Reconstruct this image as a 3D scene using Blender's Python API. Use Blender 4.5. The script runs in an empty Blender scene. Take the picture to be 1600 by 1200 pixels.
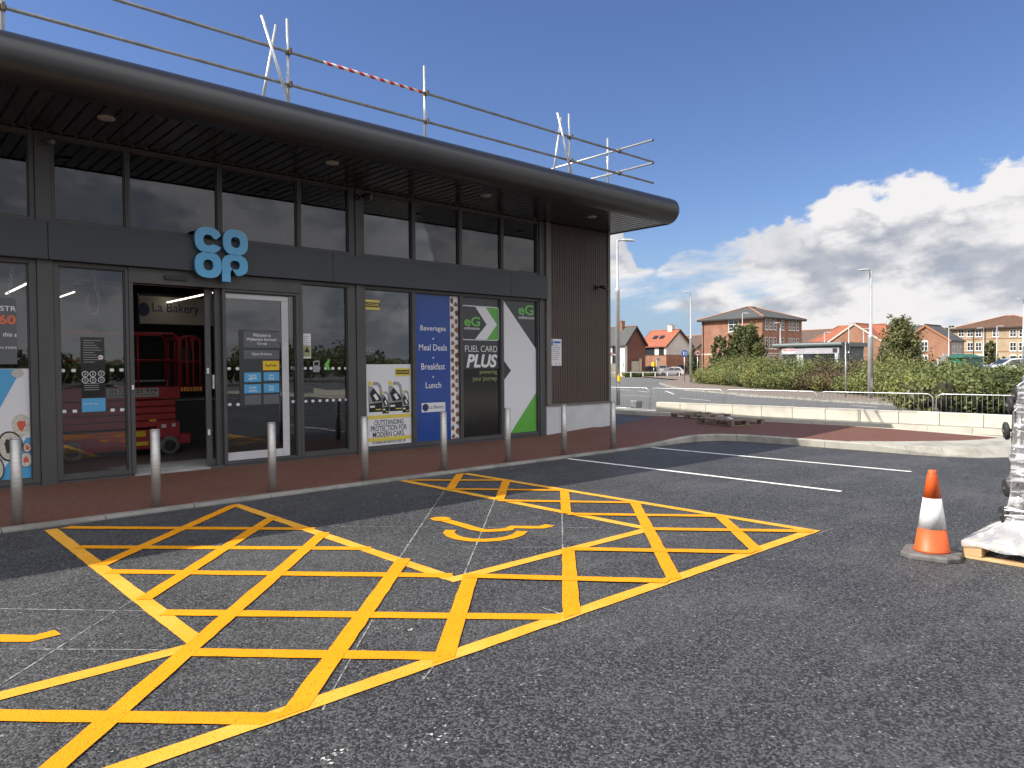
import bpy, math, random
import numpy as np
from mathutils import Vector, Matrix
random.seed(7); RNG = np.random.default_rng(7)
SC = bpy.context.scene
COL = SC.collection
PI = math.pi
# ------------------------------------------------------------------ camera, light, exposure
EYE = np.array([0.0, 0.0, 1.6])
CR = np.array([0.73776869, -0.67500728, -0.0079074])      # camera right
CU = np.array([0.02229812, 0.01266069, 0.9996712])        # camera up
CW = np.array([0.67468523, 0.73770243, -0.02439205])      # view direction
FPX = 1137.75                                             # focal length in photo pixels (1600 wide)
cam = bpy.data.cameras.new('camera')
cam.sensor_width = 36.0; cam.lens = FPX / 1600 * 36.0
cam.clip_start = 0.05; cam.clip_end = 3000
cam_o = bpy.data.objects.new('camera', cam); COL.objects.link(cam_o)
cam_o.matrix_world = Matrix(((CR[0], CU[0], -CW[0], EYE[0]), (CR[1], CU[1], -CW[1], EYE[1]), (CR[2], CU[2], -CW[2], EYE[2]), (0, 0, 0, 1)))
SC.camera = cam_o
SUN = Vector((-0.95, 0.565, 1.0)).normalized()            # direction towards the sun
sl = bpy.data.lights.new('sun', 'SUN'); sl.energy = 3.6; sl.angle = math.radians(0.5); sl.color = (1.0, 0.95, 0.87)
so = bpy.data.objects.new('sun', sl); COL.objects.link(so)
so.rotation_mode = 'QUATERNION'; so.rotation_quaternion = SUN.to_track_quat('Z', 'Y')
SC.view_settings.view_transform = 'Standard'
SC.view_settings.look = 'None'; SC.view_settings.gamma = 1.0; SC.view_settings.exposure = 0.82
SKY_STRENGTH = 0.078
cy = SC.cycles; cy.max_bounces = 6; cy.diffuse_bounces = 3; cy.glossy_bounces = 3; cy.transmission_bounces = 4; cy.transparent_max_bounces = 10; cy.caustics_reflective = False; cy.caustics_refractive = False

class NT:
    """tiny helper to write node graphs"""
    def __init__(s, tree): s.t = tree; s.n = tree.nodes; s.l = tree.links
    def new(s, kind, **kw):
        n = s.n.new(kind)
        for k, v in kw.items(): setattr(n, k, v)
        return n
    def put(s, sock, v):
        if hasattr(v, 'is_output') or isinstance(v, bpy.types.NodeSocket): s.l.new(v, sock)
        elif v is not None: sock.default_value = v
    def math(s, op, a, b=None, c=None, clamp=False):
        n = s.new('ShaderNodeMath', operation=op, use_clamp=clamp)
        s.put(n.inputs[0], a)
        if b is not None: s.put(n.inputs[1], b)
        if c is not None: s.put(n.inputs[2], c)
        return n.outputs[0]
    def vmath(s, op, a, b=None, out=0):
        n = s.new('ShaderNodeVectorMath', operation=op)
        s.put(n.inputs[0], a)
        if b is not None: s.put(n.inputs[1], b)
        return n.outputs[out]
    def noise(s, vec, scale, detail=4, rough=0.55, dist=0.0, out='Fac', dim='3D'):
        n = s.new('ShaderNodeTexNoise', noise_dimensions=dim)
        s.put(n.inputs['Vector'], vec); n.inputs['Scale'].default_value = scale
        n.inputs['Detail'].default_value = detail; n.inputs['Roughness'].default_value = rough; n.inputs['Distortion'].default_value = dist
        return n.outputs[out]
    def voro(s, vec, scale, feature='F1', out='Distance', smooth=None, detail=0, rnd=1.0):
        n = s.new('ShaderNodeTexVoronoi', feature=feature)
        s.put(n.inputs['Vector'], vec); n.inputs['Scale'].default_value = scale
        n.inputs['Randomness'].default_value = rnd
        if detail: n.inputs['Detail'].default_value = detail
        if smooth is not None and 'Smoothness' in n.inputs: n.inputs['Smoothness'].default_value = smooth
        return n.outputs[out]
    def ss(s, v, a, b):
        n = s.new('ShaderNodeMapRange', interpolation_type='SMOOTHSTEP')
        s.put(n.inputs['Value'], v); s.put(n.inputs['From Min'], a); s.put(n.inputs['From Max'], b)
        return n.outputs['Result']
    def mix(s, f, a, b, blend='MIX'):
        n = s.new('ShaderNodeMix', data_type='RGBA', blend_type=blend)
        s.put(n.inputs[0], f); s.put(n.inputs[6], a); s.put(n.inputs[7], b)
        return n.outputs[2]
    def bump(s, h, strength=0.3, dist=0.01):
        n = s.new('ShaderNodeBump'); n.inputs['Strength'].default_value = strength; n.inputs['Distance'].default_value = dist
        s.put(n.inputs['Height'], h); return n.outputs[0]

def build_world():
    w = bpy.data.worlds.new('World'); SC.world = w; w.use_nodes = True
    w.cycles.sampling_method = 'MANUAL'; w.cycles.sample_map_resolution = 512
    t = w.node_tree; t.nodes.clear(); g = NT(t)
    sky = g.new('ShaderNodeTexSky', sky_type='NISHITA'); sky.sun_disc = False
    sky.sun_elevation = math.asin(SUN.z); sky.sun_rotation = math.atan2(SUN.x, SUN.y)
    sky.air_density = 1.0; sky.dust_density = 0.2; sky.ozone_density = 5.0
    hs = g.new('ShaderNodeHueSaturation'); hs.inputs['Saturation'].default_value = 1.06; hs.inputs['Hue'].default_value = 0.512; hs.inputs['Value'].default_value = 1.0; g.l.new(sky.outputs[0], hs.inputs['Color'])
    bg = g.new('ShaderNodeBackground'); bg.inputs['Strength'].default_value = SKY_STRENGTH
    tc = g.new('ShaderNodeTexCoord'); D = tc.outputs['Generated']
    sep = g.new('ShaderNodeSeparateXYZ'); g.l.new(D, sep.inputs[0])
    wh = Vector((CW[0], CW[1], 0)).normalized(); rh = Vector((wh.y, -wh.x, 0))
    a = g.math('ARCTAN2', g.vmath('DOT_PRODUCT', D, tuple(rh), out=1), g.vmath('DOT_PRODUCT', D, tuple(wh), out=1))
    az = g.math('DIVIDE', a, PI / 180)                         # compass bearing, degrees, 0 along the street
    el = g.math('DIVIDE', g.math('ARCSINE', sep.outputs[2]), PI / 180)
    g.put(bg.inputs['Color'], g.mix(g.math('MULTIPLY', g.ss(el, 11.0, 0.0), 0.85), hs.outputs[0], (2.3, 3.25, 4.7, 1)))
    cmb = g.new('ShaderNodeCombineXYZ'); g.put(cmb.inputs[0], az); g.put(cmb.inputs[1], g.math('MULTIPLY', el, 1.5)); P = cmb.outputs[0]
    def curve(pts, lo, hi, vmax):
        n = g.new('ShaderNodeFloatCurve'); c = n.mapping.curves[0]
        while len(c.points) > 2: c.points.remove(c.points[1])
        q = [((x - lo) / (hi - lo), y / vmax) for x, y in pts]
        c.points[0].location = q[0]; c.points[1].location = q[-1]
        for p in q[1:-1]: c.points.new(*p)
        for p in c.points: p.handle_type = 'VECTOR'
        n.mapping.update(); g.put(n.inputs['Value'], g.math('DIVIDE', g.math('SUBTRACT', az, lo), hi - lo, clamp=True))
        return g.math('MULTIPLY', n.outputs[0], vmax)
    prof = [(945, 352), (975, 365), (992, 415), (1008, 452), (1024, 436), (1060, 404), (1100, 402), (1150, 392), (1200, 374), (1255, 356), (1290, 326), (1330, 300),
            (1372, 300), (1425, 276), (1455, 284), (1475, 300), (1510, 296), (1560, 272), (1600, 266)]
    pts = [(-180, 78), (-80, 78), (-60, 24), (-45, 5), (0, 5), (5, 8)]
    for x, y in prof:
        aa = math.atan((x - 800) / FPX); hz = 572 - 0.0075 * (x - 800)
        pts.append((math.degrees(aa), math.degrees(math.atan((hz - y) * math.cos(aa) / FPX))))
    pts += [(48, 17), (70, 26), (95, 78), (180, 78)]  # cloud cover out of view raised high, as added fill light
    top = curve(pts, -180, 180, 80)
    n1 = g.noise(P, 0.10, 7, 0.56)
    v1 = g.math('MULTIPLY', g.math('ABSOLUTE', g.math('SUBTRACT', g.noise(P, 0.17, 5, 0.52), 0.5)), 2.6)
    disp = g.math('ADD', g.math('MULTIPLY', g.math('SUBTRACT', n1, 0.5), 3.0), g.math('MULTIPLY', g.math('SUBTRACT', 0.36, v1), 3.0))
    depth = g.math('SUBTRACT', g.math('ADD', top, disp), el)       # degrees below the cloud top
    edge = g.ss(depth, 0.0, 0.6)
    # streaky gaps of pale blue low down, mostly to the left
    cs = g.new('ShaderNodeCombineXYZ'); g.put(cs.inputs[0], az); g.put(cs.inputs[1], g.math('MULTIPLY', g.math('SUBTRACT', el, g.math('MULTIPLY', az, 0.12)), 3.4))
    n2 = g.noise(cs.outputs[0], 0.075, 6, 0.55)
    leftness = g.ss(az, 24.0, 10.0)
    back = g.math('MULTIPLY', g.ss(g.math('ABSOLUTE', az), 50.0, 80.0), g.math('ADD', 0.08, g.math('MULTIPLY', g.ss(el, 22.0, 40.0), 0.20)))
    low = g.math('MULTIPLY', g.math('MULTIPLY', leftness, g.ss(el, 7.5, 5.0)), 0.20)
    gap = g.ss(g.math('SUBTRACT', g.math('ADD', n2, back), g.math('ADD', g.math('MULTIPLY', leftness, 0.04), low)), 0.26, 0.42)
    mask = g.math('MULTIPLY', edge, gap)
    # wisps in the blue above the bank
    n3 = g.noise(P, 0.35, 5, 0.7)
    wis = g.math('MULTIPLY', g.math('MULTIPLY', g.ss(n3, 0.57, 0.72), g.ss(depth, -3.2, 0.0)), g.ss(az, 26.0, 31.0))
    mask = g.math('MAXIMUM', mask, g.math('MULTIPLY', wis, 0.45))
    # tone: crisp white heads on top of a flat grey layer, with brighter rolls in it
    n4 = g.noise(cs.outputs[0], 0.060, 6, 0.52)
    n5 = g.noise(P, 0.20, 7, 0.56)
    v2 = g.math('MULTIPLY', g.math('ABSOLUTE', g.math('SUBTRACT', g.noise(P, 0.26, 6, 0.52), 0.5)), 2.6)
    head = g.math('SUBTRACT', 1.0, g.ss(g.math('ADD', depth, g.math('MULTIPLY', g.math('SUBTRACT', n5, 0.5), 3.0)), 1.5, 3.4))
    right = g.math('ADD', 0.55, g.math('MULTIPLY', g.ss(az, 20.0, 24.0), 0.50))
    head = g.math('MULTIPLY', head, right)
    roll = g.math('MULTIPLY', g.ss(g.math('ADD', n4, g.math('MULTIPLY', g.math('SUBTRACT', n5, 0.5), 0.75)), 0.40, 0.60), 0.92)
    billow = g.math('MULTIPLY', g.math('SUBTRACT', 0.34, v2), 0.55)
    tone = g.math('ADD', g.math('MAXIMUM', head, roll), g.math('ADD', billow, g.math('MULTIPLY', g.ss(el, 7.0, 0.5), 0.22)), clamp=True)
    ccol = g.mix(tone, (0.44, 0.48, 0.565, 1), (0.99, 0.97, 0.97, 1))
    cb = g.new('ShaderNodeBackground'); cb.inputs['Strength'].default_value = 0.50; g.put(cb.inputs['Color'], ccol)
    behind = g.math('MULTIPLY', g.ss(g.math('ABSOLUTE', az), 65.0, 95.0), g.ss(el, 20.0, 42.0))  # unseen clouds behind the camera, brightened higher up as added fill light
    g.put(cb.inputs['Strength'], g.math('ADD', 0.52, g.math('MULTIPLY', behind, 0.85)))
    ms = g.new('ShaderNodeMixShader'); g.put(ms.inputs[0], mask); g.l.new(bg.outputs[0], ms.inputs[1]); g.l.new(cb.outputs[0], ms.inputs[2])
    out = g.new('ShaderNodeOutputWorld'); g.l.new(ms.outputs[0], out.inputs['Surface'])
build_world()

# ------------------------------------------------------------------ places read off the photograph by perspective
def ray(x, y): return CR * (x - 800) / FPX - CU * (y - 600) / FPX + CW
def G(x, y, z=0.0): d = ray(x, y); return EYE + d * ((z - EYE[2]) / d[2])        # where the sight line meets height z
def onY(x, y, Y): d = ray(x, y); return EYE + d * (Y / d[1])                     # ... meets the plane of the shop front
def onX(x, y, X): d = ray(x, y); return EYE + d * (X / d[0])
def AT(x, D): p = EYE + (CW + CR * (x - 800) / FPX) * D; return float(p[0]), float(p[1])
def depth(p): return float(np.dot(np.asarray(p, float) - EYE, CW))
def ZAT(x, y, D): return float((EYE + ray(x, y) * D)[2])
FY = 11.65                                                                       # plane of the shop's glass

# ------------------------------------------------------------------ materials
MATS = {}
def mat(name, col, rough=0.6, metal=0.0, col2=None, vs=3.0, vlo=0.35, vhi=0.65, bump=0.0, bs=60.0, spec=0.5, detail=5, coat=0.0, emit=None, stretch=None):
    m = bpy.data.materials.new(name); m.use_nodes = True; t = m.node_tree; g = NT(t)
    b = t.nodes['Principled BSDF']
    tc = g.new('ShaderNodeTexCoord'); V = tc.outputs['Object']
    if stretch: V = g.vmath('MULTIPLY', V, stretch)
    c = (*col, 1)
    if col2 is not None:
        f = g.ss(g.noise(V, vs, detail, 0.6), vlo, vhi)
        g.put(b.inputs['Base Color'], g.mix(f, c, (*col2, 1)))
    else: b.inputs['Base Color'].default_value = c
    b.inputs['Roughness'].default_value = rough; b.inputs['Metallic'].default_value = metal
    b.inputs['Specular IOR Level'].default_value = spec; b.inputs['Coat Weight'].default_value = coat
    if bump: g.put(b.inputs['Normal'], g.bump(g.noise(V, bs, 4, 0.6), bump, 0.01))
    if emit: b.inputs['Emission Color'].default_value = (*emit[0], 1); b.inputs['Emission Strength'].default_value = emit[1]
    MATS[name] = m; return m

def aggregate(name, dark, light, chip, dust, scale, dust_amt, bump, chip_t=0.93, rough=0.75, patch=(0.9, 0.35, 0.75)):
    """bound stone surfacing: individual stones, pale chips, dusty wear"""
    m = bpy.data.materials.new(name); m.use_nodes = True; g = NT(m.node_tree); b = m.node_tree.nodes['Principled BSDF']
    tc = g.new('ShaderNodeTexCoord'); V = tc.outputs['Object']
    vn = g.new('ShaderNodeTexVoronoi', feature='F1'); vn.inputs['Scale'].default_value = scale; g.put(vn.inputs['Vector'], V)
    sp = g.new('ShaderNodeSeparateColor'); g.l.new(vn.outputs['Color'], sp.inputs[0])
    c = g.mix(g.ss(sp.outputs[0], 0.2, 1.0), (*dark, 1), (*light, 1))
    c = g.mix(g.ss(sp.outputs[1], chip_t, chip_t + 0.04), c, (*chip, 1))
    pn = g.noise(V, patch[0], 6, 0.65, 0.4)
    pn2 = g.noise(g.vmath('MULTIPLY', V, (0.5, 1.6, 1.0)), 2.3, 6, 0.7, 0.8)
    fine = g.noise(V, 55.0, 3, 0.7)
    du = g.math('MULTIPLY', g.math('MULTIPLY', g.ss(g.math('ADD', g.math('MULTIPLY', pn, 0.6), g.math('MULTIPLY', pn2, 0.4)), 0.42, 0.68), g.ss(fine, 0.30, 0.72)), dust_amt)
    c = g.mix(du, c, (*dust, 1))
    g.put(b.inputs['Base Color'], c)
    rg = g.math('ADD', rough - 0.1, g.math('MULTIPLY', sp.outputs[2], 0.25)); g.put(b.inputs['Roughness'], rg)
    hgt = g.math('ADD', g.math('MULTIPLY', vn.outputs['Distance'], -1.0), g.math('MULTIPLY', sp.outputs[0], 0.35))
    g.put(b.inputs['Normal'], g.bump(hgt, bump, 0.006))
    MATS[name] = m; return m

def paint_on_road(name, col, worn, scale=105.0):
    m = bpy.data.materials.new(name); m.use_nodes = True; g = NT(m.node_tree); b = m.node_tree.nodes['Principled BSDF']
    V = g.new('ShaderNodeTexCoord').outputs['Object']
    vn = g.new('ShaderNodeTexVoronoi', feature='F1'); vn.inputs['Scale'].default_value = scale; g.put(vn.inputs['Vector'], V)
    n = g.noise(V, 2.2, 6, 0.65, 0.3); f = g.noise(V, 60, 3, 0.7)
    c = g.mix(g.ss(n, 0.35, 0.7), (*col, 1), (*worn, 1))
    c = g.mix(g.ss(g.math('ADD', vn.outputs['Distance'], g.math('MULTIPLY', g.math('SUBTRACT', f, 0.5), 0.5)), 0.70, 0.88), c, (col[0] * .62, col[1] * .58, col[2] * .5 + .01, 1))
    dn = g.math('MULTIPLY', g.ss(g.noise(V, 0.9, 7, 0.7, 0.6), 0.50, 0.72), g.ss(f, 0.35, 0.7)); c = g.mix(g.math('MULTIPLY', dn, 0.45), c, (col[0] * .55, col[1] * .55, col[2] * .6 + .02, 1))
    g.put(b.inputs['Base Color'], c); b.inputs['Roughness'].default_value = 0.7; b.inputs['Specular IOR Level'].default_value = 0.25
    g.put(b.inputs['Normal'], g.bump(g.math('MULTIPLY', vn.outputs['Distance'], -1.0), 0.35, 0.005))
    MATS[name] = m; return m

def brick(name, c1, c2, mortar, scale=1.0, plane='xz'):
    m = bpy.data.materials.new(name); m.use_nodes = True; g = NT(m.node_tree); b = m.node_tree.nodes['Principled BSDF']
    V = g.new('ShaderNodeTexCoord').outputs['Object']
    s = g.new('ShaderNodeSeparateXYZ'); g.l.new(V, s.inputs[0])
    cm = g.new('ShaderNodeCombineXYZ'); g.put(cm.inputs[0], g.math('ADD', s.outputs[0], s.outputs[1])); g.put(cm.inputs[1], s.outputs[2])
    bt = g.new('ShaderNodeTexBrick'); g.l.new(cm.outputs[0], bt.inputs['Vector'])
    bt.inputs['Color1'].default_value = (*c1, 1); bt.inputs['Color2'].default_value = (*c2, 1); bt.inputs['Mortar'].default_value = (*mortar, 1)
    bt.inputs['Scale'].default_value = scale; bt.inputs['Mortar Size'].default_value = 0.012
    bt.inputs['Brick Width'].default_value = 0.45; bt.inputs['Row Height'].default_value = 0.15
    n = g.noise(V, 0.5, 6, 0.7)
    g.put(b.inputs['Base Color'], g.mix(g.ss(n, 0.3, 0.75), bt.outputs['Color'], tuple(x * 0.78 for x in c2) + (1,)))
    b.inputs['Roughness'].default_value = 0.85; MATS[name] = m; return m

def tiles(name, c1, c2, axis='x'):
    m = bpy.data.materials.new(name); m.use_nodes = True; g = NT(m.node_tree); b = m.node_tree.nodes['Principled BSDF']
    V = g.new('ShaderNodeTexCoord').outputs['Object']
    s = g.new('ShaderNodeSeparateXYZ'); g.l.new(V, s.inputs[0])
    cm = g.new('ShaderNodeCombineXYZ'); g.put(cm.inputs[0], g.math('ADD', s.outputs[0], s.outputs[1])); g.put(cm.inputs[1], s.outputs[2])
    bt = g.new('ShaderNodeTexBrick'); g.l.new(cm.outputs[0], bt.inputs['Vector'])
    bt.inputs['Color1'].default_value = (*c1, 1); bt.inputs['Color2'].default_value = (*c2, 1); bt.inputs['Mortar'].default_value = tuple(x * .45 for x in c1) + (1,)
    bt.inputs['Scale'].default_value = 1.0; bt.inputs['Mortar Size'].default_value = 0.02; bt.inputs['Brick Width'].default_value = 0.35; bt.inputs['Row Height'].default_value = 0.22
    g.put(b.inputs['Base Color'], g.mix(g.math('MULTIPLY', g.ss(g.noise(V, 0.7, 6, 0.7), 0.4, 0.7), 0.6), bt.outputs['Color'], tuple(x * .8 for x in c2) + (1,)))
    b.inputs['Roughness'].default_value = 0.8; MATS[name] = m; return m

def leafy(name, cols, vs=0.35, rough=0.55):
    """leaf colour varies from bush to bush (slow noise) and leaf to leaf (fine noise)"""
    m = bpy.data.materials.new(name); m.use_nodes = True; t = m.node_tree; g = NT(t); b = t.nodes['Principled BSDF']
    V = g.new('ShaderNodeTexCoord').outputs['Object']
    n1 = g.noise(V, vs, 3, 0.5); n2 = g.noise(V, 9.0, 2, 0.6)
    r = g.new('ShaderNodeValToRGB'); g.put(r.inputs[0], g.math('ADD', g.math('MULTIPLY', n1, 0.72), g.math('MULTIPLY', n2, 0.30)))
    e = r.color_ramp.elements
    for i, (p, c) in enumerate(cols):
        if i < 2: e[i].position = p; e[i].color = (*c, 1)
        else: q = e.new(p); q.color = (*c, 1)
    g.l.new(r.outputs[0], b.inputs['Base Color']); b.inputs['Roughness'].default_value = rough
    b.inputs['Specular IOR Level'].default_value = 0.35
    tr = g.new('ShaderNodeBsdfTranslucent'); g.l.new(r.outputs[0], tr.inputs['Color'])
    ms = g.new('ShaderNodeMixShader'); ms.inputs[0].default_value = 0.22
    out = t.nodes['Material Output']; g.l.new(b.outputs[0], ms.inputs[1]); g.l.new(tr.outputs[0], ms.inputs[2]); g.l.new(ms.outputs[0], out.inputs['Surface'])
    MATS[name] = m; return m

def glass(name, tint, ior=1.5, refl=1.0, rough=0.0):
    m = bpy.data.materials.new(name); m.use_nodes = True; t = m.node_tree; t.nodes.clear(); g = NT(t)
    tr = g.new('ShaderNodeBsdfTransparent'); tr.inputs['Color'].default_value = (*tint, 1)
    gl = g.new('ShaderNodeBsdfGlossy'); gl.inputs['Roughness'].default_value = rough; gl.inputs['Color'].default_value = (0.95, 0.97, 1, 1)
    fr = g.new('ShaderNodeFresnel'); fr.inputs['IOR'].default_value = ior
    wv = g.noise(g.new('ShaderNodeTexCoord').outputs['Object'], 1.1, 2, 0.4); g.put(gl.inputs['Normal'], g.bump(wv, 0.10, 0.02))
    sm = g.noise(g.vmath('MULTIPLY', g.new('ShaderNodeTexCoord').outputs['Object'], (3.0, 3.0, 1.2)), 1.5, 5, 0.7); g.put(gl.inputs['Roughness'], g.math('ADD', rough, g.math('MULTIPLY', g.ss(sm, 0.55, 0.8), 0.06)))
    ms = g.new('ShaderNodeMixShader'); g.put(ms.inputs[0], g.math('MULTIPLY', fr.outputs[0], refl, clamp=True))
    g.l.new(tr.outputs[0], ms.inputs[1]); g.l.new(gl.outputs[0], ms.inputs[2])
    o = g.new('ShaderNodeOutputMaterial'); g.l.new(ms.outputs[0], o.inputs['Surface'])
    MATS[name] = m; return m

def ribbed(name, col, col2, pitch, axis=0, rough=0.5, depth_=0.02, metal=0.0):
    m = mat(name, col, rough, metal, col2, 1.5)
    return m

aggregate('asphalt', (0.012, 0.012, 0.013), (0.086, 0.086, 0.089), (0.36, 0.35, 0.33), (0.155, 0.153, 0.148), 88.0, 0.62, 0.75, 0.976, 0.66, (0.55, 0.35, 0.75))
aggregate('old_asphalt', (0.085, 0.085, 0.083), (0.15, 0.148, 0.143), (0.3, 0.29, 0.28), (0.22, 0.21, 0.20), 60.0, 0.55, 0.25, 0.95, 0.85, (0.15, 0.35, 0.75))
aggregate('red_surfacing', (0.080, 0.032, 0.021), (0.205, 0.076, 0.046), (0.34, 0.20, 0.14), (0.15, 0.10, 0.075), 110.0, 0.55, 0.4, 0.97, 0.8)
aggregate('path_surface', (0.15, 0.115, 0.09), (0.23, 0.18, 0.145), (0.32, 0.28, 0.24), (0.27, 0.22, 0.18), 60.0, 0.4, 0.2, 0.95, 0.9, (0.2, 0.35, 0.75))
paint_on_road('yellow_paint', (0.72, 0.275, 0.001), (0.75, 0.31, 0.006)); paint_on_road('yellow_paint_thin', (0.72, 0.33, 0.022), (0.76, 0.40, 0.06))
paint_on_road('white_paint', (0.72, 0.72, 0.69), (0.80, 0.80, 0.77))
mat('chalk', (0.30, 0.30, 0.29), 0.95, 0, (0.07, 0.07, 0.07), 22, 0.38, 0.64)
mat('spilt_paint', (0.55, 0.55, 0.53), 0.9, 0, (0.30, 0.30, 0.29), 30)
mat('kerb_concrete', (0.37, 0.355, 0.305), 0.9, 0, (0.24, 0.225, 0.195), 2.2, 0.42, 0.7, 0.25, 90)
mat('kerb_worn', (0.27, 0.26, 0.235), 0.9, 0, (0.18, 0.172, 0.155), 2.6, 0.38, 0.68, 0.3, 90)  # darker concrete for the long front kerb
mat('block_concrete', (0.62, 0.58, 0.49), 0.9, 0, (0.50, 0.47, 0.40), 2.0, 0.4, 0.75, 0.25, 80)
mat('frame_grey', (0.070, 0.071, 0.073), 0.42, 0, (0.082, 0.082, 0.084), 2.0, bump=0.02)
mat('band_grey', (0.047, 0.058, 0.070), 0.55, 0, (0.052, 0.063, 0.075), 0.8)
mat('nose_metal', (0.032, 0.033, 0.034), 0.33, 0.2, (0.038, 0.038, 0.039), 1.2, spec=0.6)
mat('soffit_metal', (0.032, 0.029, 0.026), 0.20, 0.05, (0.036, 0.032, 0.029), 0.9, spec=0.9)
mat('soffit_gap', (0.016, 0.014, 0.012), 0.6)
mat('cladding_brown', (0.078, 0.058, 0.047), 0.55, 0, (0.088, 0.066, 0.054), 1.4)
mat('trim_brown', (0.17, 0.155, 0.14), 0.5, 0, (0.15, 0.135, 0.12), 2.0)
mat('plinth_white', (0.60, 0.61, 0.63), 0.5, 0, (0.52, 0.53, 0.54), 1.6)
mat('roof_sheet', (0.16, 0.165, 0.17), 0.5, 0.2, (0.20, 0.20, 0.20), 1.0)
mat('white_plastic', (0.75, 0.75, 0.73), 0.4)
mat('black_plastic', (0.012, 0.012, 0.013), 0.35, 0, (0.02, 0.02, 0.02), 6)
mat('stainless', (0.52, 0.50, 0.47), 0.48, 0.7, (0.42, 0.405, 0.38), 7.0, 0.3, 0.7, 0.04, 120, stretch=(1, 1, 12))
mat('galvanised', (0.56, 0.57, 0.58), 0.42, 0.75, (0.44, 0.45, 0.46), 9.0, 0.35, 0.7, 0.04, 60)
mat('galvanised_dull', (0.30, 0.30, 0.30), 0.55, 0.6, (0.20, 0.20, 0.20), 6.0, 0.35, 0.7, 0.05, 60)
mat('coupler_steel', (0.17, 0.14, 0.11), 0.6, 0.6, (0.10, 0.08, 0.07), 20)
def striped(name, c1, c2, n):
    m = mat(name, c1, 0.5); g = NT(m.node_tree); sp = g.new('ShaderNodeSeparateXYZ'); g.l.new(g.new('ShaderNodeTexCoord').outputs['Object'], sp.inputs[0])
    f = g.math('GREATER_THAN', g.math('FRACT', g.math('MULTIPLY', g.math('ADD', sp.outputs[0], g.math('MULTIPLY', sp.outputs[2], 1.2)), n)), 0.5)
    g.put(m.node_tree.nodes['Principled BSDF'].inputs['Base Color'], g.mix(f, (*c1, 1), (*c2, 1)))
striped('striped_tape', (0.60, 0.03, 0.03), (0.78, 0.78, 0.78), 5.0)
mat('sign_blue', (0.10, 0.44, 0.78), 0.16, 0, coat=0.4); mat('sign_blue_edge', (0.05, 0.20, 0.36), 0.4)
glass('shop_glass', (0.84, 0.86, 0.87), 1.58, 1.30)
glass('upper_glass', (0.45, 0.46, 0.47), 1.65, 1.2)
glass('clear_film', (0.80, 0.82, 0.84), 1.5, 1.6, 0.08)
mat('interior_wall', (0.12, 0.12, 0.125), 0.8, 0, (0.09, 0.09, 0.092), 1.0)
mat('interior_floor', (0.16, 0.15, 0.14), 0.45, 0, (0.12, 0.115, 0.11), 1.4)
mat('interior_ceiling', (0.035, 0.035, 0.037), 0.8)
mat('threshold', (0.42, 0.42, 0.42), 0.7, 0, (0.33, 0.33, 0.33), 3.0)
mat('led', (0.8, 0.7, 0.5), 0.5, emit=((1.0, 0.88, 0.70), 2.4))
mat('lift_red', (0.46, 0.034, 0.040), 0.45, 0, (0.38, 0.028, 0.034), 3)
mat('rubber', (0.02, 0.02, 0.02), 0.75, 0, (0.035, 0.034, 0.033), 12); mat('tyre_grey', (0.20, 0.19, 0.18), 0.8, 0, (0.14, 0.13, 0.125), 8)
mat('vinyl_white', (0.74, 0.75, 0.78), 0.22); mat('vinyl_black', (0.014, 0.015, 0.017), 0.16); mat('vinyl_grey', (0.042, 0.048, 0.055), 0.2)
mat('vinyl_blue', (0.018, 0.065, 0.30), 0.22, 0, (0.022, 0.075, 0.33), 1.0); mat('vinyl_green', (0.11, 0.42, 0.06), 0.25)
mat('vinyl_yellow', (0.72, 0.58, 0.10), 0.3); mat('vinyl_sky', (0.09, 0.37, 0.66), 0.25); mat('navy_ink', (0.02, 0.025, 0.12), 0.4)
mat('ink_black', (0.015, 0.015, 0.016), 0.4); mat('ink_orange', (0.75, 0.16, 0.07), 0.4); mat('ink_white', (0.78, 0.78, 0.78), 0.4); mat('ink_green', (0.16, 0.50, 0.09), 0.4)
mat('ink_olive', (0.33, 0.34, 0.16), 0.4); mat('ink_grey', (0.30, 0.31, 0.33), 0.4)
mat('board_grey', (0.115, 0.125, 0.14), 0.5); mat('board_cream', (0.50, 0.49, 0.44), 0.5)
mat('pastry', (0.34, 0.15, 0.05), 0.5, 0, (0.14, 0.055, 0.025), 16); mat('rice', (0.66, 0.63, 0.55), 0.6, 0, (0.50, 0.46, 0.38), 30)
mat('nori', (0.03, 0.035, 0.03), 0.6); mat('salmon', (0.60, 0.11, 0.06), 0.5); mat('tape_yellow', (0.78, 0.52, 0.02), 0.4)
mat('pink_hose', (0.60, 0.30, 0.30), 0.5); mat('wire_white', (0.72, 0.72, 0.70), 0.5)
mat('cone_orange', (0.70, 0.115, 0.02), 0.5, 0, (0.60, 0.09, 0.018), 7); mat('cone_base', (0.09, 0.085, 0.08), 0.8, 0, (0.17, 0.16, 0.15), 9, bump=.2)
mat('cone_white', (0.84, 0.84, 0.83), 0.35, 0, (0.74, 0.74, 0.74), 24, bump=.25, bs=140)
mat('new_wood', (0.66, 0.46, 0.24), 0.7, 0, (0.52, 0.34, 0.16), 4, stretch=(1, 9, 9)); mat('old_wood', (0.16, 0.115, 0.085), 0.9, 0, (0.25, 0.20, 0.155), 5, bump=.3, stretch=(1.5, 6, 6))
mat('chrome_wire', (0.62, 0.64, 0.66), 0.25, 1.0); mat('wheel_grey', (0.06, 0.063, 0.067), 0.5, 0, (0.10, 0.10, 0.105), 9)
brick('brick_red', (0.40, 0.185, 0.11), (0.33, 0.145, 0.088), (0.40, 0.32, 0.25)); brick('brick_dark', (0.22, 0.085, 0.06), (0.18, 0.065, 0.05), (0.2, 0.15, 0.13))
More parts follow.
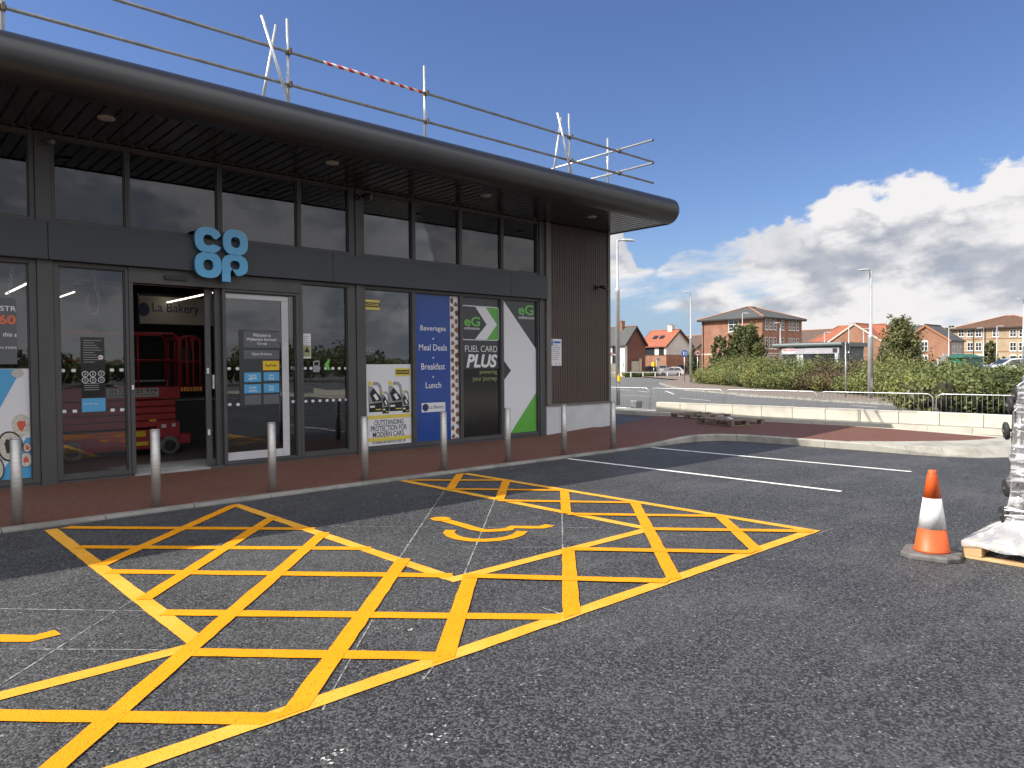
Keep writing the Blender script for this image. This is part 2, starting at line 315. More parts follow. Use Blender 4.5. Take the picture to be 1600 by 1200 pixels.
brick('brick_buff', (0.50, 0.385, 0.25), (0.43, 0.325, 0.20), (0.50, 0.44, 0.36)); brick('stone_pale', (0.62, 0.56, 0.44), (0.54, 0.48, 0.37), (0.5, 0.46, 0.4))
mat('render_white', (0.72, 0.70, 0.64), 0.8, 0, (0.64, 0.62, 0.57), .6)
tiles('tile_grey', (0.082, 0.083, 0.080), (0.105, 0.105, 0.10)); tiles('tile_orange', (0.42, 0.135, 0.075), (0.36, 0.11, 0.06)); tiles('tile_brown', (0.15, 0.10, 0.078), (0.125, 0.082, 0.065))
tiles('tile_rust', (0.165, 0.085, 0.05), (0.135, 0.07, 0.042))
mat('ridge_tile', (0.38, 0.18, 0.10), 0.8); mat('timber_dark', (0.03, 0.026, 0.024), 0.6); mat('upvc', (0.74, 0.74, 0.72), 0.4)
mat('pane_dark', (0.03, 0.036, 0.045), 0.08, 0, spec=0.8)
mat('unit_grey', (0.10, 0.115, 0.13), 0.6, 0, (0.125, 0.14, 0.155), 2, stretch=(6, 6, .2)); mat('unit_roof', (0.13, 0.16, 0.16), 0.45)
mat('sign_lilac', (0.42, 0.405, 0.45), 0.5); mat('sub_green', (0.025, 0.15, 0.095), 0.5, 0, (0.02, 0.12, 0.08), 1.0); mat('sign_red', (0.62, 0.03, 0.03), 0.45)
mat('road_blue', (0.03, 0.14, 0.50), 0.4); mat('lamp_post', (0.58, 0.58, 0.57), 0.42, 0.55, (0.47, 0.47, 0.46), 2.0); mat('lamp_lens', (0.55, 0.56, 0.55), 0.2)
mat('car_white', (0.75, 0.76, 0.77), 0.2, 0, coat=1.0); mat('car_dark', (0.03, 0.035, 0.05), 0.2, 0.3, coat=1.0); mat('car_silver', (0.42, 0.43, 0.44), 0.25, 0.5, coat=1.0)
mat('bark', (0.10, 0.075, 0.055), 0.9, 0, (0.16, 0.12, 0.09), 8)
mat('verge_soil', (0.075, 0.085, 0.035), 0.95, 0, (0.12, 0.11, 0.06), 0.7)
mat('ground_earth', (0.10, 0.10, 0.07), 0.95, 0, (0.15, 0.14, 0.11), 0.05)
leafy('hedge_leaf', [(0.32, (0.075, 0.098, 0.036)), (0.76, (0.33, 0.29, 0.065)), (0.44, (0.145, 0.170, 0.056)), (0.55, (0.20, 0.220, 0.068)), (0.66, (0.27, 0.265, 0.065))], 0.30)
leafy('rust_leaf', [(0.35, (0.085, 0.060, 0.040)), (0.75, (0.20, 0.14, 0.07)), (0.55, (0.15, 0.105, 0.055))], 0.5)
leafy('tree_leaf', [(0.35, (0.065, 0.082, 0.032)), (0.75, (0.24, 0.235, 0.085)), (0.55, (0.145, 0.160, 0.055))], 0.6)
leafy('tree_leaf_olive', [(0.35, (0.10, 0.108, 0.050)), (0.75, (0.30, 0.275, 0.12)), (0.55, (0.195, 0.20, 0.08))], 0.6)
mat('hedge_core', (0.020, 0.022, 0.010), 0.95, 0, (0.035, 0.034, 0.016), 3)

# ------------------------------------------------------------------ geometry helpers
class MB:
    def __init__(s): s.v = []; s.f = []; s.smooth = []; s.cut = []
    def add(s, vs, fs, smooth=False):
        o = len(s.v); s.cut.append(o); s.v += [tuple(map(float, p)) for p in vs]; s.f += [tuple(i + o for i in f) for f in fs]; s.smooth += [smooth] * len(fs); return s
    def box(s, x0, x1, y0, y1, z0, z1):
        v = [(x, y, z) for z in (z0, z1) for y in (y0, y1) for x in (x0, x1)]
        return s.add(v, [(0, 2, 3, 1), (4, 5, 7, 6), (0, 1, 5, 4), (2, 6, 7, 3), (0, 4, 6, 2), (1, 3, 7, 5)])
    def beam(s, p, q, w, h, up=(0, 0, 1)):
        p = Vector(p); q = Vector(q); d = (q - p).normalized(); u = Vector(up)
        if abs(d.dot(u)) > .98: u = Vector((1, 0, 0))
        r = d.cross(u).normalized(); u = r.cross(d)
        v = [a + r * (w / 2 * i) + u * (h / 2 * j) for a in (p, q) for i, j in ((-1, -1), (1, -1), (1, 1), (-1, 1))]
        return s.add(v, [(0, 1, 2, 3), (7, 6, 5, 4), (0, 4, 5, 1), (1, 5, 6, 2), (2, 6, 7, 3), (3, 7, 4, 0)])
    def tube(s, pts, r, n=10, cap=True):
        pts = [Vector(p) for p in pts]; rr = r if hasattr(r, '__len__') else [r] * len(pts)
        vs = []; ref = None
        for i, p in enumerate(pts):
            d = (pts[min(i + 1, len(pts) - 1)] - pts[max(i - 1, 0)]).normalized()
            if ref is None:
                ref = Vector((0, 0, 1)) if abs(d.z) < .9 else Vector((1, 0, 0))
            a = d.cross(ref).normalized(); b = a.cross(d); ref = b if abs(b.dot(d)) < .5 else ref
            vs += [p + a * (math.cos(2 * PI * k / n) * rr[i]) + b * (math.sin(2 * PI * k / n) * rr[i]) for k in range(n)]
        fs = [(i * n + k, i * n + (k + 1) % n, (i + 1) * n + (k + 1) % n, (i + 1) * n + k) for i in range(len(pts) - 1) for k in range(n)]
        s.add(vs, fs, True)
        if cap:
            o = len(s.v) - len(vs); s.f += [tuple(o + k for k in reversed(range(n))), tuple(o + (len(pts) - 1) * n + k for k in range(n))]; s.smooth += [False, False]
        return s
    def lathe(s, prof, c=(0, 0, 0), n=24, axis='z', smooth=True):
        vs = []
        for r, h in prof:
            for k in range(n):
                a = 2 * PI * k / n
                p = (r * math.cos(a), r * math.sin(a), h) if axis == 'z' else ((h, r * math.cos(a), r * math.sin(a)) if axis == 'x' else (r * math.cos(a), h, r * math.sin(a)))
                vs.append((c[0] + p[0], c[1] + p[1], c[2] + p[2]))
        m = len(prof)
        fs = [(i * n + k, i * n + (k + 1) % n, (i + 1) * n + (k + 1) % n, (i + 1) * n + k) for i in range(m - 1) for k in range(n)]
        s.add(vs, fs, smooth); o = len(s.v) - len(vs)
        s.f += [tuple(o + k for k in reversed(range(n))), tuple(o + (m - 1) * n + k for k in range(n))]; s.smooth += [False, False]
        return s
    def prism(s, poly, z0, z1):
        n = len(poly); v = [(x, y, z0) for x, y in poly] + [(x, y, z1) for x, y in poly]
        return s.add(v, [tuple(reversed(range(n))), tuple(range(n, 2 * n))] + [(i, (i + 1) % n, n + (i + 1) % n, n + i) for i in range(n)])
    def slab(s, poly, o, u, w, t):
        """flat outline (a, b) drawn in the plane o + a*u + b*w, with thickness t along the normal"""
        o = Vector(o); u = Vector(u); w = Vector(w); nn = u.cross(w).normalized() * t
        n = len(poly); v = [o + u * a + w * b for a, b in poly]; v = v + [p + nn for p in v]
        return s.add(v, [tuple(reversed(range(n))), tuple(range(n, 2 * n))] + [(i, (i + 1) % n, n + (i + 1) % n, n + i) for i in range(n)])
    def build(s, name, m, parent=None, bevel=0.0, local=False, seg=2):
        o0 = Vector((0, 0, 0))
        if parent is not None and not local:
            r = parent
            while r.parent: r = r.parent
            o0 = r.location
        me = bpy.data.meshes.new(name)
        me.from_pydata([(a - o0.x, b - o0.y, c - o0.z) for a, b, c in s.v], [], s.f)
        me.polygons.foreach_set('use_smooth', s.smooth)
        me.validate(); me.update()
        return link(name, me, m, parent, bevel, seg)
def each(mb, name, m, parent=None, bevel=0.0, local=False, seg=2):
    """every added piece becomes an object of its own"""
    cuts = mb.cut + [len(mb.v)]; out = []
    for a, b in zip(cuts, cuts[1:]):
        q = MB(); q.v = mb.v[a:b]; idx = [i for i, f in enumerate(mb.f) if a <= f[0] < b]
        q.f = [tuple(k - a for k in mb.f[i]) for i in idx]; q.smooth = [mb.smooth[i] for i in idx]; out.append(q.build(name, m, parent, bevel, local, seg))
    return out
def link(name, me, m, parent=None, bevel=0.0, seg=2):
    o = bpy.data.objects.new(name, me); COL.objects.link(o)
    if m is not None: me.materials.append(MATS[m] if isinstance(m, str) else m)
    if parent is not None: o.parent = parent
    if bevel:
        b = o.modifiers.new('bevel', 'BEVEL'); b.width = bevel; b.segments = seg; b.limit_method = 'ANGLE'; b.angle_limit = math.radians(40)
    return o
def tag(o, label=None, cat=None, group=None, kind=None):
    if label: o['label'] = label
    if cat: o['category'] = cat
    if group: o['group'] = group
    if kind: o['kind'] = kind
    return o
def thing(name, label, cat, loc=(0, 0, 0), group=None, rz=0.0):
    o = bpy.data.objects.new(name, None); COL.objects.link(o); o.empty_display_size = .2
    o.location = Vector([float(c) for c in loc]); o.rotation_euler = (0, 0, rz); return tag(o, label, cat, group)
def struct(o): o['kind'] = 'structure'; return o
def copy_tree(o, parent=None):
    c = o.copy(); COL.objects.link(c); c.parent = parent
    for ch in list(o.children): copy_tree(ch, c)
    return c
def curve_mesh(loops, t):
    """flat filled outline with holes, t thick -> (verts, faces) in its own x, y plane, z from 0 to t"""
    cu = bpy.data.curves.new('outline', 'CURVE'); cu.dimensions = '2D'; cu.fill_mode = 'BOTH'; cu.extrude = t / 2
    for lp in loops:
        sp = cu.splines.new('POLY'); sp.points.add(len(lp) - 1)
        for p, (x, y) in zip(sp.points, lp): p.co = (x, y, 0, 1)
        sp.use_cyclic_u = True
    return harvest(cu, t / 2)
def harvest(cu, dz=0.0):
    ob = bpy.data.objects.new('outline', cu); me = bpy.data.meshes.new_from_object(ob)
    v = [(p.co.x, p.co.y, p.co.z + dz) for p in me.vertices]; f = [tuple(p.vertices) for p in me.polygons]
    bpy.data.objects.remove(ob); bpy.data.meshes.remove(me); bpy.data.curves.remove(cu); return v, f
def text_mesh(s, bold=0.0, shear=0.0, t=0.0, spacing=1.0):
    cu = bpy.data.curves.new('letters', 'FONT'); cu.body = s; cu.size = 1.0; cu.offset = bold; cu.shear = shear; cu.extrude = t / 2; cu.space_character = spacing
    cu.resolution_u = 4
    return harvest(cu, t / 2)
def fit(vf, a0, a1, b0, b1, mirror=False):
    v, f = vf; xs = [p[0] for p in v]; ys = [p[1] for p in v]; x0, x1, y0, y1 = min(xs), max(xs), min(ys), max(ys)
    out = []
    for x, y, z in v:
        q = (x - x0) / (x1 - x0)
        if mirror: q = 1 - q
        out.append((a0 + (a1 - a0) * q, b0 + (b1 - b0) * (y - y0) / (y1 - y0), z))
    if mirror: f = [tuple(reversed(k)) for k in f]
    return out, f
def plane_add(mb, vf, o, u, w):
    o = Vector(o); u = Vector(u); w = Vector(w); n = u.cross(w).normalized()
    mb.add([o + u * a + w * b + n * c for a, b, c in vf[0]], vf[1]); return mb
XA, ZA = (1, 0, 0), (0, 0, 1)                                 # shop-front axes: normal of (X, Z) is -Y, towards the car park
def pxbox(x0, y0, x1, y1, Y):
    l = onY(x0, (y0 + y1) / 2, Y); r = onY(x1, (y0 + y1) / 2, Y); t = onY((x0 + x1) / 2, y0, Y); b = onY((x0 + x1) / 2, y1, Y)
    return float(l[0]), float(r[0]), float(b[2]), float(t[2])
def fr_text(mb, s, box, Y, bold=0.0, shear=0.0, t=0.001, mirror=False, spacing=1.0):
    return plane_add(mb, fit(text_mesh(s, bold, shear, t, spacing), *box, mirror=mirror), (0, Y, 0), XA, ZA)
def fr_poly(mb, pts, Y, t=0.001): return mb.slab(pts, (0, Y, 0), XA, ZA, t)
def rrect(x0, x1, z0, z1, r, n=5):
    out = []
    for cx, cz, a0 in ((x1 - r, z1 - r, 0), (x0 + r, z1 - r, 90), (x0 + r, z0 + r, 180), (x1 - r, z0 + r, 270)):
        out += [(cx + r * math.cos(math.radians(a0 + 90 * k / n)), cz + r * math.sin(math.radians(a0 + 90 * k / n))) for k in range(n + 1)]
    return out
def disc(cx, cz, rx, rz=None, n=20, ph=0.0, wob=0.0):
    rz = rx if rz is None else rz
    return [(cx + rx * (1 + wob * math.sin(3 * a + ph)) * math.cos(a), cz + rz * (1 + wob * math.sin(3 * a + ph)) * math.sin(a)) for a in (2 * PI * k / n for k in range(n))]
# ------------------------------------------------------------------ ground, roads, kerbs
def sheet(name, poly, z, m):
    mb = MB(); mb.add([(x, y, z) for x, y in poly], [tuple(range(len(poly)))]); o = mb.build(name, m); return struct(o)
sheet('ground', [(-1500, -1500), (1500, -1500), (1500, 1500), (-1500, 1500)], -0.26, 'ground_earth')
sheet('car_park', [(-45, -45), (18.8, -45), (18.8, 45), (-45, 45)], 0.0, 'asphalt')
sheet('road', [(19.4, -90), (140, -90), (190, 130), (19.4, 130)], -0.20, 'old_asphalt')

def zred(x, y):
    a = min(1, max(0, (x - 11.0) / 2.4)); h = 0.03 + 0.10 * a * a * (3 - 2 * a)
    return h + 0.07 * min(1, max(0, (x - 14.0) / 2.6)) * min(1, max(0, (y - 4.0) / 2.5))
def yfront(x):
    if x <= 12.7: return 8.76
    if x < 13.92: return 8.76 - 0.55 * ((x - 12.7) / 1.22) ** 2.2
    return float(np.interp(x, [13.92, 14.35, 14.7, 15.4, 16.2, 16.6], [5.78, 5.28, 4.92, 4.36, 4.06, 4.02]))
def yback(x): return 11.66 if x < 13.3 else float(np.interp(x, [13.3, 16.6], [11.4, 12.1]))
mb = MB(); xs = [-20, -10, -4, 0, 4, 8, 10, 11, 11.5, 12, 12.4, 12.7, 12.9, 13.1, 13.3, 13.5, 13.7, 13.919, 13.921, 14.1, 14.35, 14.7, 15.0, 15.4, 15.8, 16.2, 16.6]
NY = 8
vs = []
for x in xs:
    a, b = yfront(x), yback(x); vs += [(x, a + (b - a) * k / NY, zred(x, a + (b - a) * k / NY)) for k in range(NY + 1)]
fs = [(i * (NY + 1) + k, (i + 1) * (NY + 1) + k, (i + 1) * (NY + 1) + k + 1, i * (NY + 1) + k + 1) for i in range(len(xs) - 1) for k in range(NY)]
mb.add(vs, fs, True); struct(mb.build('pavement', 'red_surfacing'))
# skirt and pale edging along the far side of the red pavement
mb = MB(); mb.slab([(4.0, 0.0), (12.1, 0.0), (12.1, 0.203), (5.5, 0.195), (4.0, 0.150)], (16.6, 0, 0), (0, 1, 0), (0, 0, 1), 0.05)
struct(mb.build('edging', 'block_concrete'))

def resample(path, step):
    P = [Vector((x, y)) for x, y in path]; L = [0]
    for a, b in zip(P, P[1:]): L.append(L[-1] + (b - a).length)
    n = max(1, round(L[-1] / step)); out = []
    for i in range(n + 1):
        d = L[-1] * i / n
        j = max(k for k in range(len(L) - 1) if L[k] <= d + 1e-9); t = (d - L[j]) / (L[j + 1] - L[j]); out.append(P[j].lerp(P[j + 1], t))
    return out
def kerb(name, path, w, hfun, zb, m, gap=0.004, sub=1, step=0.915):
    """individual kerb stones laid end to end; the road side is the left side of the path"""
    pts = resample(path, step / sub); mb = MB(); N = []
    for i, p in enumerate(pts):
        d = (pts[min(i + 1, len(pts) - 1)] - pts[max(i - 1, 0)]).normalized(); N.append(Vector((-d.y, d.x)))
    for i in range(len(pts) - 1):
        a, b = pts[i], pts[i + 1]; t = (b - a).normalized()
        a2 = a + t * (gap if i % sub == 0 else 0); b2 = b - t * (gap if (i + 1) % sub == 0 else 0)
        v = []
        for p, n in ((a2, N[i]), (b2, N[i + 1])):
            h = hfun(p.x, p.y)
            for off, z in ((0, zb), (0.012, h - 0.018), (0.03, h), (w, h), (w, zb)):
                q = p + n * off; v.append((q.x, q.y, z))
        mb.add(v, [(k, k + 1, k + 6, k + 5) for k in range(4)] + [(4, 3, 2, 1, 0), (5, 6, 7, 8, 9)])
    return struct(mb.build(name, m))
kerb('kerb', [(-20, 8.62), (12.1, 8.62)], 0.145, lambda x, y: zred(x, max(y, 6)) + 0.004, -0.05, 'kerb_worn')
kerb('kerb', [(12.1, 8.62), (12.65, 8.62), (13.1, 8.56), (13.4, 8.42), (13.63, 8.2), (13.74, 7.9), (13.76, 7.5), (13.76, 5.3)],
     0.145, lambda x, y: zred(x, max(y, 6)) + 0.004, -0.05, 'kerb_concrete', sub=4)
# big splayed stones where the kerb turns out round the end of the pavement
o_ = [(13.76, 5.3), (13.72, 4.7), (13.78, 4.1), (14.0, 3.62), (14.5, 3.25), (15.2, 3.08), (16.0, 3.12), (16.6, 3.4), (16.9, 3.85)]
i_ = [(13.905, 5.79), (14.35, 5.29), (14.7, 4.93), (15.05, 4.64), (15.4, 4.37), (15.8, 4.2), (16.2, 4.07), (16.5, 4.03), (16.66, 4.1)]
mb = MB()
for k in range(len(o_) - 1):
    a, b, c, d = Vector(o_[k]), Vector(o_[k + 1]), Vector(i_[k + 1]), Vector(i_[k])
    def P(p, q, t, z): r = p.lerp(q, t); return (r.x, r.y, z)
    g_ = 0.006
    v = []
    for j_, (p, q) in enumerate(((a.lerp(b, g_), d.lerp(c, g_)), (b.lerp(a, g_), c.lerp(d, g_)))):
        L = (q - p).length; e_ = min(1, (k + j_) / 2) ; o4 = [(0, .012 + .10 * (1 - e_)), (.012 + .148 * e_, .115 - .085 * e_), (.03 + .23 * e_, .139 - .024 * e_), (.05 + .27 * e_, .139)]
        v += [P(p, q, 0, -0.05)] + [P(p, q, w_ / L, h_) for w_, h_ in o4] + [P(p, q, 1, 0.142), P(p, q, 1, -0.05)]
    mb.add(v, [(j, j + 1, j + 8, j + 7) for j in range(6)] + [(6, 5, 4, 3, 2, 1, 0), (7, 8, 9, 10, 11, 12, 13)])
struct(mb.build('kerb', 'kerb_concrete'))
kerb('kerb', [(18.86, 40), (18.86, 16), (18.72, 9), (18.72, -40)][::-1], 0.14, lambda x, y: 0.125, -0.1, 'block_concrete')
mb = MB(); mb.box(18.99, 19.9, -40, 40, -0.15, 0.108); struct(mb.build('kerb_backing', 'kerb_concrete'))
kerb('kerb', [(20.02, -60), (20.02, 60)], 0.13, lambda x, y: -0.08, -0.3, 'kerb_concrete')
# low wall of big concrete blocks, each block its own part
wl = thing('block_wall', 'low wall of long pale concrete blocks along the far edge of the car park', 'wall', (19.3, 5, 0.11))
y = 14.15
while y > -14:
    m_ = MB(); m_.box(19.22 + random.uniform(-.006, .006), 19.47, y - 0.905, y, 0.11, 0.415 + random.uniform(-.006, .006)); m_.build('block', 'block_concrete', wl, 0.012); y -= 0.915

# ---- painted markings
_lay = [0]
def stroke(mb, p, q, w, z=None, ext=0.0, clip=None):
    p = Vector((p[0], p[1])); q = Vector((q[0], q[1])); d = (q - p).normalized(); n = Vector((-d.y, d.x)) * w / 2
    p = p - d * ext; q = q + d * ext
    if z is None: z = 0.0045 + 0.00022 * _lay[0]; _lay[0] += 1
    k = max(2, int((q - p).length / 0.12)); vs = []
    for i in range(k + 1):
        c = p.lerp(q, i / k); j = random.uniform(-.0035, .0035); j2 = random.uniform(-.0035, .0035)
        for o_, sg_ in ((n + n.normalized() * j, 1), (-n - n.normalized() * j2, -1)):
            c2 = c + o_
            if clip:     # run the ends of a bar out to the line it meets and no further
                x0_, x1_, y0_, y1_ = clip
                if c2.y < y0_ and abs(d.y) > 1e-6: c2 = c2 + d * ((y0_ - c2.y) / d.y)
                if c2.y > y1_ and abs(d.y) > 1e-6: c2 = c2 + d * ((y1_ - c2.y) / d.y)
                if c2.x > x1_ and abs(d.x) > 1e-6: c2 = c2 + d * ((x1_ - c2.x) / d.x)
            vs.append((c2.x, c2.y, z))
    mb.add(vs, [(2 * i, 2 * i + 1, 2 * i + 3, 2 * i + 2) for i in range(k)])
def g2(x, y): p = G(x, y); return float(p[0]), float(p[1])
def z7(x, y): return g2(x / 2.2857, 680 + y / 2.2857)
def z8(x, y): return g2(600 + x / 2.2222, 680 + y / 2.2222)
mb = MB()
YF, YI, YO = 8.48, 4.36, 3.13
AL, AR, BL, BR = 1.43, 3.385, 5.70, 6.84
W = 0.112
stroke(mb, (AL + .05, YF), (AL + .05, YI), W); stroke(mb, (AR - .05, YF), (AR - .05, YI), W); stroke(mb, (BL + .05, YF + .1), (BL + .05, YI), W); stroke(mb, (BR - .05, YF), (BR - .05, YO), W)
stroke(mb, (-4.9, YI - .05), (AL, YI - .05), W); stroke(mb, (AR - .1, YI - .05), (BL + .1, YI - .05), W); stroke(mb, (-4.9, YO + .05), (BR, YO + .05), W)
struct(mb.build('bay_outline', 'yellow_paint_thin')); mb = MB()
for p, q in ((z7(235, 331), z7(1110, 336)), (z7(290, 401), z7(1310, 406)), (z7(400, 489), z7(1600, 503)), (z7(600, 636), z8(600, 634)), (z7(668, 778), z8(205, 770)), (z7(-40, 1004), z7(1010, 1017)),
             (z7(830, 255), z7(370, 462)), (z7(975, 295), z7(520, 585)), (z7(1155, 352), z7(175, 1205)), (z7(1440, 447), z7(1035, 1010)), (z8(300, 490), z8(205, 790)), (z8(640, 397), z8(652, 635)),
             (z8(870, 235), z8(1010, 505)), (z8(1165, 282), z8(1300, 407)), (z8(627, 193), z8(632, 272)), (z8(425, 160), z8(402, 223)), (z8(265, 135), z8(230, 188)),
             (z8(75, 158), z8(425, 158)), (z8(242, 189), z8(615, 193)), (z8(410, 229), z8(862, 236)), (z8(650, 276), z8(1160, 283)), (z8(925, 328), z8(1485, 336)), (z8(660, 398), z8(1290, 409)), (z8(300, 492), z8(985, 510))):
    stroke(mb, p, q, W, ext=.03, clip=(-9, BR - .01, YO + .015, YF + .02))
# hatching of the next bays to the left, outside the picture
for k in range(5):
    x = -0.2 - k * 1.0; stroke(mb, (x, YI - .1), (x - 1.13, YO + .1), W); stroke(mb, (x - 1.13, YI - .1), (x, YO + .1), W)
struct(mb.build('bay_hatching', 'yellow_paint'))
SY = [z8(170, 288), z8(200, 293), z8(235, 303), z8(272, 313), z8(310, 325), z8(348, 333), z8(400, 331), z8(432, 328), z8(446, 320), z8(500, 321), z8(548, 321), z8(577, 313)]
ARC = [z8(232, 331), z8(224, 340), z8(236, 351), z8(262, 360), z8(305, 366), z8(350, 367), z8(395, 364), z8(437, 357), z8(466, 347), z8(480, 335)]
def symbol(dx):
    mb = MB()
    for P_, w in ((SY, 0.115), (ARC, 0.11)):
        P_ = [Vector((x + dx, y)) for x, y in P_]; vs = []
        for i, p in enumerate(P_):
            d = (P_[min(i + 1, len(P_) - 1)] - P_[max(i - 1, 0)]).normalized(); n = Vector((-d.y, d.x)) * w / 2; z = 0.005 if w > .112 else 0.0062
            vs += [(*(p + n), z), (*(p - n), z)]
        mb.add(vs, [(2 * i, 2 * i + 1, 2 * i + 3, 2 * i + 2) for i in range(len(P_) - 1)])
    h = Vector(z8(190, 294)); mb.add([(h.x + dx + .10 * math.cos(a) + .03, h.y + .10 * math.sin(a), .0072) for a in (2 * PI * k / 18 for k in range(18))], [tuple(range(18))])
    return struct(mb.build('wheelchair_symbol', 'yellow_paint'))
symbol(0.0)
_e = g2(93, 992); symbol(_e[0] - SY[-1][0])
mb = MB()
stroke(mb, (9.13, 8.57), (9.15, 3.92), 0.09, 0.0045); stroke(mb, (11.49, 8.57), (11.53, 3.92), 0.09, 0.0045)
struct(mb.build('bay_line', 'white_paint'))
mb = MB(); z = 0.002
for p, q, w in ((z7(-60, 619), z7(600, 630), .016), (z7(-60, 764), z7(640, 768), .012), (z7(-10, 900), z7(520, 560), .014), (z8(208, 195), z8(48, 434), .014), (z8(388, 215), z8(272, 500), .016), (z8(618, 272), z8(626, 630), .014),
                (z8(-150, 318), z8(760, 322), .012), (z8(-150, 389), z8(640, 390), .012), (z7(1150, 985), z7(1330, 660), .012), (z8(205, 760), z8(136, 850), .018), (z8(1500, 345), z8(1560, 325), .014), (z7(250, 530), z7(90, 580), .012), (z8(550, 600), z8(640, 632), .014)):
    stroke(mb, p, q, w * .8, z); z += 0.00012
struct(mb.build('chalk_line', 'chalk'))
# spatters of spilt white paint and a few loose chips
def blob(mb, c, r, z=0.0036, n=11):
    mb.add([(c[0] + r * random.uniform(.45, 1.2) * math.cos(a), c[1] + r * random.uniform(.4, 1.0) * math.sin(a), z) for a in (2 * PI * k / n for k in range(n))], [tuple(range(n))])
mb = MB(); z = 0.0035
for cx, cy, n, s in ((685, 1150, 16, .055), (518, 1186, 12, .04), (1070, 836, 5, .03), (640, 985, 4, .02)):
    p = g2(cx, cy)
    for k in range(n): blob(mb, (p[0] + random.gauss(0, s * 1.1), p[1] + random.gauss(0, s * .55)), random.uniform(.003, .012), z); z += .00003
struct(mb.build('paint_spatter', 'spilt_paint'))
mb = MB()
for k in range(26):
    px = random.uniform(150, 1500); py = random.choice((random.uniform(700, 800), random.uniform(880, 1190))); p = g2(px, py); s = random.uniform(.003, .007) * (1.8 if py < 800 else 1)
    if p[1] > 8.5 or p[0] > 13.4: continue
    mb.add([(p[0] + s * x, p[1] + s * y, s * zz + .001) for x, y, zz in ((-1, -.7, 0), (1, -.8, 0), (.9, .8, 0), (-.8, .9, 0), (-.4, -.3, .8), (.5, -.2, .7), (.3, .5, .9))], [(0, 1, 5, 4), (1, 2, 6, 5), (2, 3, 4, 6), (3, 0, 4), (4, 5, 6)])
tag(mb.build('loose_stones', 'kerb_concrete'), 'pale loose chippings scattered over the dark asphalt', 'stones', kind='stuff')

# ------------------------------------------------------------------ the shop building
B = thing('shop_building', 'single storey glass fronted shop with deep bullnose canopy and brown ribbed end wall', 'building', (3, FY, 0))
Z0, ZC = 0.03, 4.82
XL, XR = -8.0, 13.95
# frames and panes
def window(x0, x1, gx0, gx1, z0, z1, gz0, gz1, gl='shop_glass'):
    e = .0012; x0 += e; x1 -= e; y0, y1 = 11.585, 11.70
    m = MB(); m.box(x0, gx0, y0, y1, z0, z1); m.box(gx1, x1, y0, y1, z0, z1); m.box(gx0, gx1, y0 + .002, y1, gz1, z1); m.box(gx0, gx1, y0 + .002, y1, z0, gz0)
    # glazing beads stepping in towards the pane
    b = .014
    m.box(gx0, gx0 + b, y0 + .028, y1 - .03, gz0, gz1); m.box(gx1 - b, gx1, y0 + .028, y1 - .03, gz0, gz1); m.box(gx0 + b, gx1 - b, y0 + .03, y1 - .03, gz0, gz0 + b); m.box(gx0 + b, gx1 - b, y0 + .03, y1 - .03, gz1 - b, gz1)
    w = m.build('window', 'frame_grey', B, 0.003, seg=1)
    p = MB(); p.box(gx0 + b * .5, gx1 - b * .5, FY - .004, FY + .004, gz0 + b * .5, gz1 - b * .5); p.build('pane', gl, w)
    return w
LOW = [(-5.2, -2.75, -2.65, -5.15), ]
cols = [(-8, -5.3), (-2.72, -2.5), (1.925, 2.115), (6.80, 6.955), (11.43, 11.60)]
lower = [(-5.3, -2.72, -5.2, -2.8), (-2.5, -0.24, -2.42, -0.29), (-0.24, 1.925, -0.19, 1.835), (2.115, 3.055, 2.185, 3.015), (5.715, 6.80, 5.775, 6.635), (6.955, 8.065, 7.0, 8.025), (8.065, 9.225, 8.105, 9.19), (9.225, 10.335, 9.26, 10.295), (10.335, 11.43, 10.375, 11.39)]
upper = [(-5.3, -2.72, -5.2, -2.8), (-2.5, -0.24, -2.42, -0.29), (-0.24, 1.925, -0.19, 1.865), (2.115, 3.07, 2.155, 3.04), (3.07, 4.40, 3.10, 4.365), (4.40, 5.735, 4.435, 5.70), (5.735, 6.80, 5.77, 6.68), (6.955, 8.08, 6.99, 8.045), (8.08, 9.22, 8.12, 9.185), (9.22, 10.355, 9.26, 10.32), (10.355, 11.43, 10.39, 11.39)]
for x0, x1, a, b in lower: window(x0, x1, a, b, 0.07, 3.09, 0.135, 3.03)
window(4.41, 5.715, 4.46, 5.65, 0.07, 2.86, 0.10, 2.82)
for x0, x1, a, b in upper: window(x0, x1, a, b, 3.605, ZC, 3.655, 4.765, 'upper_glass')
m = MB()
for a, b in cols: m.box(a + .002, b - .002, 11.56, 11.80, Z0 - .1, ZC - .002)
each(m, 'column', 'frame_grey', B, 0.004, seg=1)
m = MB(); m.box(-8, 3.10, 11.60, 11.75, -0.1, 0.068); m.box(4.19, 11.60, 11.60, 11.75, -0.1, 0.068); each(m, 'sill', 'frame_grey', B, 0.003)
m = MB()
bands = [-8, -4.2, 2.05, 6.3, 10.5, 11.61]
for a, b in zip(bands, bands[1:]): m.box(a + .003, b - .003, 11.48, 11.58, 3.093, 3.60)
m.box(-8, 11.6, 11.58, 11.72, 3.10, 3.598); m.build('fascia_band', 'band_grey', B, 0.004, seg=1)
